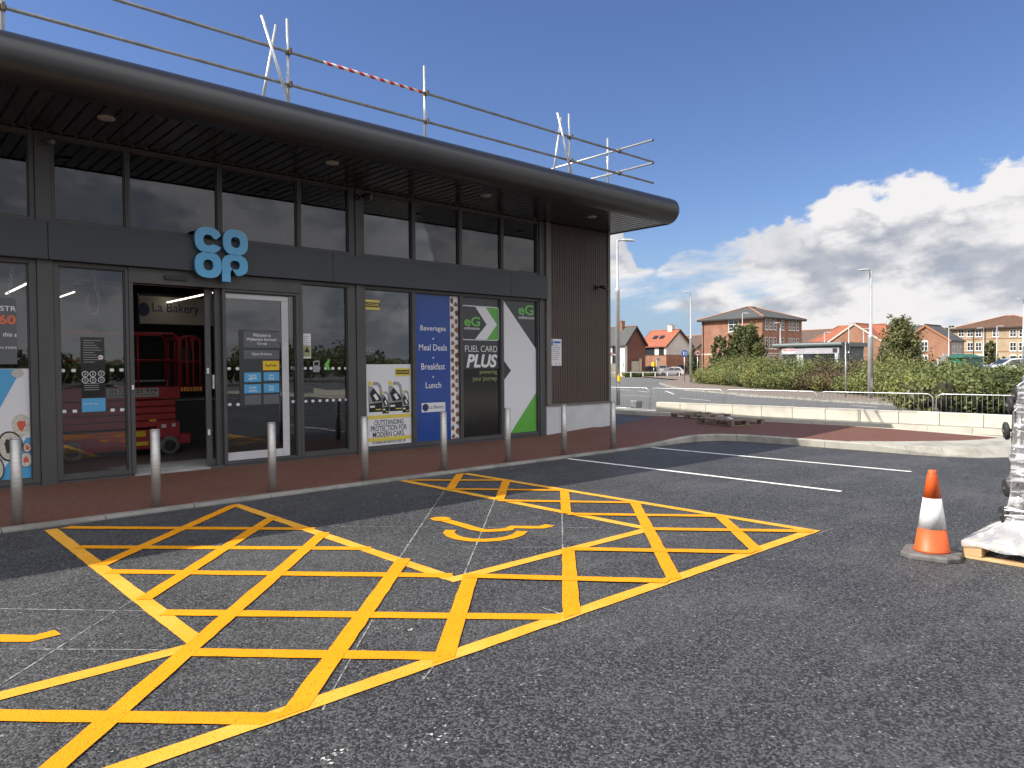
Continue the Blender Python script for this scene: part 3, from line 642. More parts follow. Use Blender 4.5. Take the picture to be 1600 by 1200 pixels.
# canopy
m = MB(); x = XL
while x < XR - .05:
    m.box(x, min(x + .150, XR - .012), 9.92, 11.56 if x < 13.75 else 26, ZC + .006, ZC + .022); x += .18
m.build('soffit', 'soffit_metal', B, 0.006, seg=1)
m = MB(); m.box(XL, XR - .015, 9.9, 26, ZC + .024, ZC + .05); m.build('soffit_backing', 'soffit_gap', B)
m = MB(); x = XL + .159 + .18 * 46
while x < 11.5: m.box(x - .014, x + .014, 11.50, 11.53, ZC - .006, ZC + .012); x += .18
each(m, 'soffit_clip', 'trim_brown', B)  # small pale boxes standing in for light caught in the rib gaps
def nose_prof(r, n=18): return [(9.9 - r * math.sin(a), 5.10 - r * math.cos(a)) for a in (PI * k / n for k in range(n + 1))]
m = MB(); joints = [XL, -4.0, -0.4, 3.2, 6.8, 10.4, 12.55, XR - .01]; r = 0.285
for a, b in zip(joints, joints[1:]):
    pr = nose_prof(r); n = len(pr); a += .002; b -= .002
    m.add([(a, y, z) for y, z in pr] + [(b, y, z) for y, z in pr], [(k + 1, k, n + k, n + k + 1) for k in range(n - 1)], True)
m.build('canopy_nose', 'nose_metal', B)
m = MB()
for j in joints[1:-1]:
    pr = nose_prof(r - .003); n = len(pr); a, b = j - .05, j + .05
    m.add([(a, y, z) for y, z in pr] + [(b, y, z) for y, z in pr], [(k + 1, k, n + k, n + k + 1) for k in range(n - 1)], True)
pr = nose_prof(r); m.add([(XR - .012, y, z) for y, z in pr] + [(XR + .002, y, z) for y, z in pr], [tuple(reversed(range(len(pr)))), tuple(range(len(pr), 2 * len(pr)))] + [(k + 1, k, len(pr) + k, len(pr) + k + 1) for k in range(len(pr) - 1)])
each(m, 'nose_joint', 'nose_metal', B)
m = MB(); m.box(XL, XR, 9.66, 9.74, ZC - .012, ZC + .0) if False else m.box(XL, XR - .01, 9.88, 9.92, ZC - .006, ZC + .034); m.build('soffit_trim', 'nose_metal', B)
m = MB(); m.add([(XL, 9.9, 5.383), (XR, 9.9, 5.383), (XR, 26, 6.2), (XL, 26, 6.2), (XL, 9.9, 5.30), (XR, 9.9, 5.30), (XR, 26, 6.1), (XL, 26, 6.1)], [(0, 1, 2, 3), (7, 6, 5, 4), (0, 4, 5, 1), (1, 5, 6, 2), (2, 6, 7, 3), (3, 7, 4, 0)]); m.build('roof', 'roof_sheet', B)
m = MB(); m.add([(XR - .012, 9.9, ZC - .01), (XR + .03, 9.9, ZC - .01), (XR + .03, 26, ZC - .01), (XR - .012, 26, ZC - .01), (XR - .012, 9.9, 5.41), (XR + .03, 9.9, 5.41), (XR + .03, 26, 6.22), (XR - .012, 26, 6.22)], [(0, 3, 2, 1), (4, 5, 6, 7), (0, 1, 5, 4), (1, 2, 6, 5), (2, 3, 7, 6), (3, 0, 4, 7)]); m.build('verge_trim', 'nose_metal', B)
for p in ((166, 185), (519, 255), (759, 306), (925, 339)):
    c = G(*p, ZC - .004); m = MB(); m.lathe([(0.075, 0), (0.098, -.004), (0.102, .006), (0.102, .02)], (c[0], c[1], ZC - .008), 28); d = m.build('downlight', 'board_cream', B)
    m = MB(); m.lathe([(0.072, -.003), (0.07, .004)], (c[0], c[1], ZC - .010), 24); m.build('lens', 'lamp_lens', d)
# brown ribbed panel, its trims and the pale plinth
m = MB(); m.box(11.62, 13.80, 11.555, 11.80, .70, ZC - .003); x = 11.76
while x < 13.70: m.box(x, x + .050, 11.545, 11.5535, .752, ZC - .006); x += .0772
m.build('ribbed_cladding', 'cladding_brown', B, 0.003, seg=1)
m = MB(); m.box(11.605, 11.745, 11.515, 11.60, .735, ZC - .005); m.box(13.735, 13.815, 11.515, 11.82, .735, ZC - .005); m.box(11.605, 13.815, 11.50, 11.60, .70, .733); each(m, 'cladding_trim', 'trim_brown', B, 0.004)
m = MB(); m.box(11.605, 12.02, 11.535, 11.80, -0.1, .697); m.box(12.026, 13.80, 11.535, 11.80, -0.1, .697); m.box(13.70, 13.80, 11.80, 26, -0.1, .697); m.build('plinth', 'plinth_white', B, 0.004)
m = MB(); m.box(13.70, 13.795, 11.805, 26, .70, 5.0); y = 11.9
while y < 25.9: m.box(13.797, 13.815, y, y + .05, .75, 5.0); y += .0772
m.build('end_wall', 'cladding_brown', B)
m = MB(); m.box(XL, XL + .2, 11.8, 26, -.1, 5.0); m.box(XL, 13.8, 25.8, 26, -.1, 6.0); m.build('rear_wall', 'cladding_brown', B)
m = MB(); m.box(XL + .2, 13.69, 11.76, 25.79, -.05, .05); m.build('floor', 'interior_floor', B)
m = MB(); m.box(XL + .2, 13.69, 20.0, 20.1, .05, 4.7); m.box(13.60, 13.69, 11.76, 20, .05, 4.7); m.build('partition', 'interior_wall', B)
m = MB(); m.box(XL + .2, 13.59, 11.80, 19.99, 3.42, 3.47); m.box(XL + .2, 13.59, 12.9, 12.95, 3.47, 3.95); m.box(XL + .2, 13.59, 15.2, 19.9, 4.70, 4.74); m.build('ceiling', 'interior_ceiling', B)
m = MB(); m.box(3.10, 4.19, 11.60, 11.758, -.05, .056); m.box(3.0, 4.8, 11.762, 12.75, .052, .056); each(m, 'threshold', 'threshold', B)
# sliding door: header, sensor, leaf stacked open on the right
d = MB(); d.box(3.058, 5.713, 11.575, 11.72, 2.865, 3.088); d.box(3.058, 3.115, 11.575, 11.72, .07, 2.863); door = d.build('sliding_door', 'frame_grey', B, 0.004)
m = MB(); m.box(4.185, 4.275, 11.73, 11.77, .08, 2.86); m.box(4.315, 4.41, 11.66, 11.72, .07, 2.863); m.box(4.275, 4.315, 11.735, 11.765, 2.70, 2.86); m.build('leaf_stile', 'frame_grey', door, 0.003)
sx = onY(272, 432, FY); m = MB(); m.slab(rrect(float(sx[0]) - .17, float(sx[0]) + .17, 2.94, 3.01, .03), (0, 11.573, 0), XA, ZA, .035); m.build('door_sensor', 'black_plastic', door)
m = MB()
for z in (.55, 1.52): m.box(4.20, 4.235, 11.715, 11.729, z, z + .09)
m.box(3.07, 3.10, 11.562, 11.574, 1.30, 1.37); m.box(4.285, 4.31, 11.70, 11.73, 1.28, 1.50); each(m, 'door_contact', 'white_plastic', door)
m = MB(); m.box(4.48, 5.53, 11.634, 11.644, 2.72, 2.80); m.box(5.41, 5.53, 11.634, 11.644, .12, 2.718); m.box(4.48, 5.408, 11.634, 11.644, .12, .25); m.build('inner_frame', 'plinth_white', door, .004)
# safety dots on the glass
m = MB()
def dots(px, y, mb):
    for x in px: c = onY(x, y(x) if callable(y) else y, FY - .006); fr_poly(mb, rrect(c[0] - .028, c[0] + .028, c[2] - .022, c[2] + .022, .012, 3), FY - .0055, .0008)
dots((98, 115, 175, 190), lambda x: 579 - (x - 98) * .01, m); dots((100, 117, 176, 191), lambda x: 643 - (x - 98) * .03, m)
dots((358, 371), 576, m); dots((359, 372), 632, m); dots((457,), 575, m); dots((458,), 627.5, m)
dots((477, 486, 498, 509, 520, 530, 540), 575.5, m); dots((478, 489, 500, 511, 521, 531, 541), lambda x: 627 - (x - 478) * .04, m); dots((446.5, 458), 575.5, m)
m.build('safety_dots', 'vinyl_white', B)
m = MB()
for z, x, ya, yb in ((2.86, 1.98, 12.6, 14.6), (2.88, 4.62, 12.4, 14.95), (2.9, -.6, 13.0, 18.5), (3.1, 3.3, 16.2, 19.0)): m.box(x, x + .024, ya, yb, z, z + .02)
each(m, 'strip_light', 'led', B)
m = MB()
for (x, y0, y1) in ((118, 232, 345), (178, 322, 350)): p = onY(x, y0, 12.1); q = onY(x, y1, 12.1); m.tube([(q[0], 12.1, q[2]), (q[0], 12.1, p[2])], .008, 6)
for (x, y0, y1) in ((678, 330, 409), (604, 330, 402)): p = onY(x, y0, 12.3); q = onY(x, y1, 12.3); m.tube([(q[0], 12.3, q[2]), (q[0], 12.3, p[2])], .02 if x > 650 else .01, 8)
m.tube([(.4, 12.2, 2.935), (4.5, 12.2, 2.90)], .006, 6); m.tube([(-3, 11.95, 3.68), (4.3, 11.95, 3.665)], .006, 6); each(m, 'roof_hanger', 'wire_white', B)
# ------------------------------------------------------------------ signs and posters on the shop front
def Q6(x, y): return 540 + x / 3.5295, 380 + y / 3.5295
def F6(x, y, Y): p = onY(*Q6(x, y), Y); return float(p[0]), float(p[2])
def box6(x0, y0, x1, y1, Y): a = Q6(x0, y0); b = Q6(x1, y1); return pxbox(a[0], a[1], b[0], b[1], Y)
def thing_at(name, label, cat, x, z, Y=11.6, group=None): return thing(name, label, cat, (x, Y, z), group)

# shop sign: four rounded letters in a square
def sq(n, e, a0=0.0, a1=2 * PI, rx=1, rz=1, cx=0, cz=0):
    out = []
    for k in range(n + 1):
        a = a0 + (a1 - a0) * k / n; c, s_ = math.cos(a), math.sin(a)
        out.append((cx + rx * math.copysign(abs(c) ** e, c), cz + rz * math.copysign(abs(s_) ** e, s_)))
    return out
E_ = 0.78
def letter_o(): return [sq(48, E_)[:-1], sq(36, .85, 0, 2 * PI, .37, .42)[:-1]]
def letter_c():
    a = math.radians(10); o = sq(44, E_, math.radians(20), math.radians(336)); i = sq(34, .85, math.radians(318), math.radians(20), .37, .42)
    return [o + [(.62, -.36)] + i + [(.60, .10)]]
def letter_p():
    o = sq(40, E_, math.radians(-86), math.radians(180)); i = sq(32, .85, 0, 2 * PI, .37, .42)[:-1]
    return [o + [(-1, -1.62), (-.36, -1.62), (-.36, -.62), (-.20, -.38), (-.12, -.55)], i]
sg = thing('shop_sign', 'sky blue shop sign of four rounded letters in a square above the doorway', 'sign', (4.36, 11.47, 3.37))
YS = 11.40
for px, lf in (((304, 355, 346, 395), letter_c), ((348, 359, 387, 399), letter_o), ((304, 394, 346, 434), letter_o), ((346.5, 398, 387, 431), letter_p)):
    x0, x1, z0, z1 = pxbox(*px, YS); vf = curve_mesh(lf(), 1.0); h = lambda p: ((x0 + x1) / 2 + p[0] * (x1 - x0) / 2, (z0 + z1) / 2 + p[1] * (z1 - z0) / 2)
    m = MB(); m.add([(h(p)[0], 11.465 - .07 * p[2] * 1, h(p)[1]) for p in vf[0]], [tuple(f) for f in vf[1]]); l = m.build('letter', 'sign_blue_edge', sg)
    m = MB(); m.add([(h(p)[0], 11.394 - .004 * p[2], h(p)[1]) for p in vf[0]], [tuple(f) for f in vf[1]]); m.build('letter_face', 'sign_blue', l)

def panel(root, box, m, Y, t=.0015, name='panel'): mb = MB(); fr_poly(mb, [(box[0], box[2]), (box[1], box[2]), (box[1], box[3]), (box[0], box[3])], Y, t); return mb.build(name, m, root)
def words(root, items, Y, m, bold=0.0, shear=0.0, name='lettering', mirror=False):
    for t_, b in items:
        mb = MB(); fr_text(mb, t_, b, Y, bold, shear, .0008, mirror); o = mb.build(name, m, root)
    return o
PY = FY - .0065
# blue bakery banner
r = thing_at('banner', 'tall blue window banner listing beverages and meals beside a strip of pastries', 'banner', 8.6, .14)
bx = (8.112, 8.972, .14, 3.026); panel(r, bx, 'vinyl_blue', PY)
words(r, [('Beverages', box6(412, 455, 552, 492, PY)), ('Meal Deals', box6(404, 558, 558, 592, PY)), ('Breakfast', box6(417, 662, 548, 697, PY)), ('Lunch', box6(441, 766, 527, 799, PY))], PY - .002, 'ink_white', .006)
mb = MB()
for y in (527, 632, 737): c = F6(483, y, PY); fr_poly(mb, disc(c[0], c[1], .018), PY - .002)
each(mb, 'bullet', 'ink_white', r)
b6 = box6(419, 879, 549, 930, PY); st = panel(r, b6, 'vinyl_white', PY - .002, name='sticker'); c = F6(440, 906, PY)
mb = MB(); fr_poly(mb, disc(c[0], c[1], .075, .075, 24), PY - .0035); mb.build('round_logo', 'navy_ink', st); words(st, [('La Bakery', box6(462, 893, 542, 917, PY))], PY - .0035, 'navy_ink', .004)
panel(r, (8.974, 9.186, .14, 3.026), 'vinyl_white', PY, name='pastry_strip')
mb = MB()
for k in range(17):
    for j in (0, 1):
        c = (9.03 + .1 * j + random.uniform(-.012, .012), 2.93 - k * .171 - .075 * j); w = random.uniform(.035, .05); h = random.uniform(.04, .066)
        fr_poly(mb, disc(c[0], c[1], w, h, 12, random.uniform(0, 6), .14), PY - .002 - .0001 * j)
mb.build('pastry_picture', 'pastry', r)
# oil poster
r = thing_at('poster', 'white poster of black oil bottles with bold slogan at the foot of the window', 'poster', 7.5, .14)
panel(r, (7.012, 8.015, .142, 1.655), 'vinyl_white', PY)
ps = PY - .002
lb = box6(272, 689, 355, 734, PY); panel(r, lb, 'vinyl_yellow', ps, name='logo'); w_ = (lb[1] - lb[0]); panel(r, (lb[0] + .02, lb[1] - .02, lb[2] + (lb[3] - lb[2]) * .26, lb[2] + (lb[3] - lb[2]) * .78), 'vinyl_black', ps - .0015, name='logo_bar')
words(r, [('DUCKHAMS', (lb[0] + .03, lb[1] - .03, lb[2] + (lb[3] - lb[2]) * .36, lb[2] + (lb[3] - lb[2]) * .68))], ps - .003, 'vinyl_yellow', .012)
words(r, [('OUTSTANDING', box6(158, 972, 320, 1000, PY)), ('PROTECTION FOR', box6(139, 1003, 337, 1033, PY)), ('MODERN CARS.', box6(150, 1036, 325, 1066, PY)), ('THE ORIGINAL BRITISH MOTOR OIL SINCE 1899', box6(146, 1086, 332, 1102, PY))], ps, 'ink_black', .014)
for y0, y1 in ((946, 966), (1068, 1088)): panel(r, (7.02, 8.008, F6(230, y1, PY)[1], F6(230, y0, PY)[1]), 'vinyl_yellow', ps, name='yellow_rule')
def bottle(x0, y0, x1, y1, handle=True):
    b = box6(x0, y0, x1, y1, PY); w = b[1] - b[0]; h = b[3] - b[2]; X = lambda u: b[0] + u * w; Z = lambda v: b[2] + v * h
    mb = MB(); fr_poly(mb, [(X(u), Z(v)) for u, v in ((.05, .04), (.97, .04), (1, .55), (.92, .86), (.72, .97), (.42, .99), (.30, .93), (.30, .88), (.62, .88), (.78, .78), (.80, .60), (.62, .50), (.30, .84), (.02, .86), (0, .5))], ps); o = mb.build('bottle_picture', 'ink_grey', r)
    mb = MB(); fr_poly(mb, [(X(.06), Z(.04)), (X(.96), Z(.04)), (X(.96), Z(.34)), (X(.06), Z(.30))], ps - .0013); fr_poly(mb, [(X(.10), Z(.62)), (X(.36), Z(.80)), (X(.92), Z(.46)), (X(.90), Z(.38)), (X(.30), Z(.36))], ps - .0013); mb.build('label_picture', 'vinyl_black', o)
    mb = MB(); fr_poly(mb, [(X(.0), Z(.87)), (X(.26), Z(.87)), (X(.26), Z(1.0)), (X(.0), Z(1.0))], ps - .0013); fr_poly(mb, [(X(.5), Z(.10)), (X(.9), Z(.10)), (X(.9), Z(.13)), (X(.5), Z(.13))], ps - .002); mb.build('cap_picture', 'vinyl_yellow', o)
    mb = MB(); fr_poly(mb, [(X(.34), Z(.56)), (X(.52), Z(.62)), (X(.74), Z(.44)), (X(.56), Z(.40))], ps - .002); fr_poly(mb, [(X(.12), Z(.18)), (X(.45), Z(.18)), (X(.45), Z(.24)), (X(.12), Z(.24))], ps - .002); mb.build('print_picture', 'ink_white', o)
for a in ((124, 762, 204, 938), (236, 760, 314, 932), (200, 815, 240, 944), (311, 810, 352, 938)): bottle(*a)
# small oil decal and name at the top of the same window
r = thing_at('window_decal', 'small yellow and black oil decal with pale writing at the top of the window', 'decal', 7.3, 2.8)
lb = box6(97, 312, 188, 366, PY); panel(r, lb, 'vinyl_yellow', PY); hh = lb[3] - lb[2]; panel(r, (lb[0], lb[1], lb[2] + hh * .24, lb[2] + hh * .74), 'vinyl_black', PY - .0016, name='logo_bar')
words(r, [('DUCKHAMS', (lb[0] + .01, lb[1] - .015, lb[2] + hh * .33, lb[2] + hh * .65))], PY - .003, 'vinyl_yellow', .012)
words(r, [('BRITISH MOTOR OIL', box6(204, 330, 318, 346, PY)), ('SINCE 1899', box6(228, 352, 296, 364, PY))], PY, 'ink_grey')
# coffee sign seen from behind, inside
r = thing_at('hanging_sign', 'small dark sign with reversed lettering hanging inside the window above the oil poster', 'sign', 7.2, 1.9, 11.8)
c6 = box6(102, 560, 162, 640, 11.8); panel(r, (c6[0], c6[1], c6[2], c6[3]), 'vinyl_black', 11.80, .01); words(r, [('COSTA', box6(106, 574, 158, 600, 11.79))], 11.787, 'ink_white', .01, mirror=True)
# fuel card film
r = thing_at('window_film', 'tall black window film with green and white fuel card advert', 'window film', 9.77, .14)
panel(r, (9.267, 10.29, .14, 3.026), 'vinyl_black', PY)
panel(r, (9.267, 10.29, 1.55, 3.024), 'vinyl_grey', PY - .0012, .0008, 'grey_band')
lb = box6(639, 347, 844, 536, PY); P1 = PY - .0028
mb = MB(); fr_poly(mb, rrect(lb[0], lb[1], lb[2], lb[3], .06), P1); lo = mb.build('card_logo', 'vinyl_white', r)
mb = MB(); fr_poly(mb, rrect(lb[0] + .018, lb[1] - .018, lb[2] + .018, lb[3] - .018, .05), P1 - .0013); mb.build('card_ground', 'vinyl_grey', lo)
f = lambda u, v: (lb[0] + u * (lb[1] - lb[0]), lb[2] + v * (lb[3] - lb[2]))
mb = MB(); fr_poly(mb, [f(*p) for p in ((.56, .035), (.70, .03), (.965, .03), (.97, .97), (.62, .97), (.93, .47))], P1 - .0026); mb.build('green_field', 'vinyl_green', lo)
mb = MB(); fr_poly(mb, [f(*p) for p in ((.345, .03), (.66, .03), (.945, .48), (.64, .97), (.36, .97), (.66, .47))], P1 - .0039); mb.build('chevron', 'vinyl_white', lo)
words(lo, [('eG', box6(653, 405, 740, 458, PY))], P1 - .0045, 'ink_green', .022); words(lo, [('onthemove', box6(653, 460, 738, 477, PY))], P1 - .0045, 'ink_white', .005)
words(r, [('FUEL CARD', box6(658, 565, 836, 600, PY))], P1, 'ink_white', -.004); words(r, [('PLUS', box6(666, 612, 836, 686, PY))], P1, 'ink_white', .035, .22, 'slogan')
words(r, [('powering', box6(740, 698, 834, 727, PY)), ('your journey', box6(700, 733, 834, 766, PY))], P1, 'ink_olive', 0, 0, 'strapline')
# arrow film
r = thing_at('window_film', 'tall white window film with green corner and dark notch next to brown wall', 'window film', 10.9, .14)
panel(r, (10.382, 11.385, .14, 3.026), 'vinyl_grey', PY)
xa, xb = 10.388, 11.381
fz = lambda y, u: F6(u, y, PY)[1]
mb = MB(); fr_poly(mb, [(xa, .145), (xa, fz(762, 868)), (F6(912, 702, PY)[0], fz(702, 912)), (xa, fz(640, 866)), (xa, 3.02), (xa + .015, 3.02), (xb, fz(585, 1057)), (xb, fz(822, 1057)), (F6(908, 1056, PY)[0], .145)], P1 + .001); mb.build('arrow', 'vinyl_white', r)
mb = MB(); fr_poly(mb, [(F6(908, 1056, PY)[0] + .004, .145), (xb, fz(822, 1057) - .006), (xb, .145)], P1 + .001); mb.build('green_corner', 'vinyl_green', r)
words(r, [('eG', box6(952, 340, 1036, 396, PY))], P1, 'ink_green', .022); words(r, [('onthemove', box6(953, 400, 1038, 419, PY))], P1, 'ink_white', .005)
# parking notice on the brown wall
YB = 11.543
r = thing_at('notice', 'small white parking notice with blue square screwed to the brown ribbed wall', 'notice', 11.9, 1.6)
nb = box6(1112, 528, 1190, 676, YB); mb = MB(); mb.box(nb[0], nb[1], YB - .004, YB, nb[2], nb[3]); mb.build('plate', 'vinyl_white', r)
pb = box6(1121, 531, 1142, 561, YB); panel(r, pb, 'road_blue', YB - .006, name='parking_square'); words(r, [('P', (pb[0] + .03, pb[1] - .03, pb[2] + .03, pb[3] - .03))], YB - .0075, 'ink_white', .02)
mb = MB(); nw = nb[1] - nb[0]
panel(r, (*box6(1146, 541, 1184, 552, YB)[:2], *box6(1146, 541, 1184, 552, YB)[2:]), 'road_blue', YB - .006, name='heading')
for k, w in enumerate((.5, .8, .74, .6, .8, .7, .55, .45)):
    z = nb[3] - .15 - k * .045; fr_poly(mb, [(nb[0] + nw * (.5 - w / 2), z), (nb[0] + nw * (.5 + w / 2), z), (nb[0] + nw * (.5 + w / 2), z + .012), (nb[0] + nw * (.5 - w / 2), z + .012)], YB - .006)
for u in (.1, .3, .6, .85): fr_poly(mb, disc(nb[0] + nw * u, nb[2] + .04, .016), YB - .006)
mb.build('small_print', 'ink_grey', r)
# welcome board in the sliding panel
r = thing_at('opening_board', 'grey welcome and opening hours board with blue and yellow tiles behind the sliding door', 'board', 5.0, 1.1, 11.64)
YW = FY - .0065
Q5 = lambda x, y: (320 + x / 3.156, 380 + y / 3.156)
def box5(x0, y0, x1, y1, Y=YW): a = Q5(x0, y0); b = Q5(x1, y1); return pxbox(a[0], a[1], b[0], b[1], Y)
panel(r, box5(170, 430, 370, 800), 'vinyl_grey', YW, .0015, 'backing'); panel(r, box5(190, 436, 366, 515), 'board_grey', YW - .003, name='tile'); panel(r, box5(192, 528, 366, 570), 'board_grey', YW - .003, name='tile')
words(r, [('Welcome to', box5(236, 445, 324, 462)), ("Wyberton Services'", box5(204, 466, 354, 486)), ('Co-op', box5(258, 488, 306, 504)), ('Open 24 hours', box5(232, 540, 328, 556))], YW - .0045, 'ink_white', .012)
panel(r, box5(286, 580, 366, 626), 'tape_yellow', YW - .003, name='tile'); words(r, [('PayPoint', box5(298, 596, 354, 612))], YW - .0045, 'ink_black', .02)
for b, t1, t2 in (((194, 638, 277, 684), 'Food to', 'go'), ((290, 636, 366, 678), 'Hot', 'food'), ((194, 696, 277, 740), 'Cash', 'machine'), ((290, 692, 366, 736), 'Free', 'WiFi')):
    panel(r, box5(*b), 'vinyl_sky', YW - .003, name='tile'); cx = (b[0] + b[2]) / 2; w = 7 * max(len(t1), len(t2)) / 2 + 4
    words(r, [(t1, box5(cx - w * .6, b[1] + 9, cx + w * .6, b[1] + 20)), (t2, box5(cx - w * .7, b[1] + 24, cx + w * .7, b[1] + 36))], YW - .0045, 'ink_white', .01)
for b in ((196, 748, 277, 796), (290, 746, 366, 792)): panel(r, box5(*b), 'board_grey', YW - .003, name='tile')
# notice with green triangle in the next window
r = thing_at('notice', 'narrow white notice with yellow green warning panel inside the window right of the door', 'notice', 5.9, 2.0, 11.64)
b = box5(482, 446, 523, 568, PY); panel(r, b, 'vinyl_white', PY); panel(r, box5(485, 504, 521, 560, PY), 'ink_olive', PY - .002, name='warning_panel')
mb = MB(); t = box5(490, 508, 516, 538, PY); fr_poly(mb, [(t[0], t[2]), (t[1], t[2]), ((t[0] + t[1]) / 2, t[3])], PY - .0035); mb.build('triangle', 'ink_black', r)
mb = MB()
for k in range(6): z = b[3] - .05 - k * .035; fr_poly(mb, [(b[0] + .02, z), (b[1] - .03 - .02 * (k % 3), z), (b[1] - .03 - .02 * (k % 3), z + .01), (b[0] + .02, z + .01)], PY - .002)
mb.build('small_print', 'ink_grey', r)
r = thing_at('window_decal', 'white fuel pump decal and green flash on the window right of the sliding door', 'decal', 6.2, 1.7, 11.64)
p5 = lambda x, y: (float(onY(*Q5(x, y), PY)[0]), float(onY(*Q5(x, y), PY)[2]))
mb = MB(); fr_poly(mb, [p5(*q) for q in ((534, 636), (534, 582), (560, 576), (566, 582), (566, 634))], PY); mb.build('pump_outline', 'ink_grey', r)
mb = MB(); fr_poly(mb, [p5(*q) for q in ((540, 604), (540, 588), (560, 584), (560, 602))], PY - .0015); mb.build('pump_window', 'vinyl_black', r)
mb = MB(); fr_poly(mb, [p5(*q) for q in ((590, 598), (612, 570), (618, 574), (610, 600), (620, 626), (600, 622))], PY); mb.build('flash', 'ink_green', r)
# rules board and blue label behind the fixed panel left of the doorway
Q4 = lambda x, y: (x / 2.857, 380 + y / 2.857)
def box4(x0, y0, x1, y1, Y): a = Q4(x0, y0); b = Q4(x1, y1); return pxbox(a[0], a[1], b[0], b[1], Y)
r = thing_at('notice_board', 'dark rules notice with white pictograms and a sky blue label left of the doorway', 'notice', 2.6, 1.2, 11.64)
b = box4(362, 420, 468, 690, PY); panel(r, b, 'vinyl_black', PY, name='backing'); panel(r, box4(365, 692, 471, 752, PY), 'vinyl_sky', PY, name='blue_label')
words(r, [('Join our team', box4(374, 712, 438, 722, PY))], PY - .002, 'ink_white'); mb = MB()
for i, (x, y) in enumerate(((380, 584), (414, 584), (452, 582), (380, 612), (415, 611), (452, 610))):
    c = onY(*Q4(x, y), PY)
    fr_poly(mb, disc(c[0], c[2], .042, .042, 18), PY - .002)
each(mb, 'pictogram', 'ink_white', r); mb = MB()
for i, (x, y) in enumerate(((380, 584), (414, 584), (452, 582), (380, 612), (415, 611), (452, 610))):
    c = onY(*Q4(x, y), PY); fr_poly(mb, disc(c[0], c[2], .034, .034, 16), PY - .0035)
each(mb, 'pictogram_ground', 'vinyl_black', r); mb = MB()
for i, (x, y) in enumerate(((380, 584), (414, 584), (452, 582), (380, 612), (415, 611), (452, 610))):
    c = onY(*Q4(x, y), PY); fr_poly(mb, [(c[0] - .014, c[2] - .02), (c[0] + .002, c[2] - .02), (c[0] + .004, c[2] - .002), (c[0] + .02, c[2] - .018), (c[0] + .012, c[2] + .006), (c[0] + .004, c[2] + .024), (c[0] - .008, c[2] + .018)], PY - .005)
for k in range(10): z = b[3] - .05 - k * .034; fr_poly(mb, [(b[0] + .03, z), (b[1] - .04 - .03 * ((k * 7) % 4), z), (b[1] - .04 - .03 * ((k * 7) % 4), z + .008), (b[0] + .03, z + .008)], PY - .002)
for k in range(4): z = b[2] + .20 - k * .03; fr_poly(mb, [(b[0] + .03, z), (b[0] + .22, z), (b[0] + .22, z + .008), (b[0] + .03, z + .008)], PY - .002)
mb.build('print', 'ink_grey', r)
c = onY(*Q4(449, 510), PY); mb = MB(); fr_poly(mb, disc(c[0], c[2], .034), PY - .002); mb.build('round_symbol', 'vinyl_white', r); mb = MB(); fr_poly(mb, [(c[0] - .022, c[2] - .006), (c[0] + .022, c[2] - .006), (c[0] + .022, c[2] + .006), (c[0] - .022, c[2] + .006)], PY - .0035); mb.build('bar', 'sign_red', r)
# sushi poster, and the dark board hanging above it
r = thing_at('poster', 'blue and white poster of sushi rolls filling the lower window at far left', 'poster', 1.0, .14)
bx = (-.18, 1.835, .14, 1.62); panel(r, bx, 'vinyl_white', PY)
p4 = lambda x, y, Y=PY: (float(onY(*Q4(x, y), Y)[0]), float(onY(*Q4(x, y), Y)[2]))
mb = MB(); fr_poly(mb, [(.9, 1.615), (1.74, 1.615), p4(0, 735), (.9, .7)], PY - .002); fr_poly(mb, [p4(0, 1030), p4(118, 868), p4(158, 862), p4(160, 1066), p4(-10, 1078)], PY - .002); fr_poly(mb, [(-.17, .15), (.8, .15), (.3, 1.0), (-.17, 1.2)], PY - .002); mb.build('blue_stripe', 'vinyl_sky', r)
k = 0
for x, y, rr in ((110, 812, 44), (44, 905, 58), (148, 910, 20), (125, 966, 27), (-30, 1010, 50), (-70, 860, 48)):
    c = p4(x, y); s_ = rr / 2.857 * 9.3 / 1137 * 1.15; c = (min(c[0], 1.83 - s_ * .75), c[1]); t = PY - .0035 - k * .004
    mb = MB(); fr_poly(mb, disc(c[0], c[1], s_ * .75, s_ * 1.05, 22, k, .03), t); pr = mb.build('roll_picture', 'rice' if k in (0, 3) else 'nori', r)
    mb = MB(); fr_poly(mb, disc(c[0], c[1], s_ * .65, s_ * .93, 22, k, .03), t - .0012); mb.build('rice_picture', 'rice', pr)
    mb = MB(); fr_poly(mb, disc(c[0], c[1], s_ * .34, s_ * .5, 9, k, .22), t - .0024); mb.build('filling_picture', 'nori' if k in (1,) else 'salmon', pr); k += 1
c = p4(78, 580); mb = MB(); fr_poly(mb, disc(c[0], c[1], .07, .06), PY - .0036); mb.build('ginger_picture', 'board_cream', r)
YH = 11.645
r = thing('hanging_board', 'grey board with white and orange lettering hung on a chain inside far left window', 'board', (1.4, YH, 1.7))
b = box4(0, 245, 74, 540, YH); panel(r, (b[0] - 1.0, b[1], b[2], b[3]), 'board_grey', YH, .0015, 'backing')
tb = box4(0, 280, 74, 303, YH); words(r, [('STR', (tb[0] + .0, tb[1] - .005, tb[2], tb[3])), ('this s', box4(12, 398, 74, 417, YH)), ('N STEPS', box4(2, 462, 74, 472, YH))], YH - .003, 'ink_white', .012); words(r, [('60', (b[0] - .02, b[1] - .005, *box4(0, 320, 72, 362, YH)[2:]))], YH - .003, 'ink_orange', .03, name='number')
mb = MB()
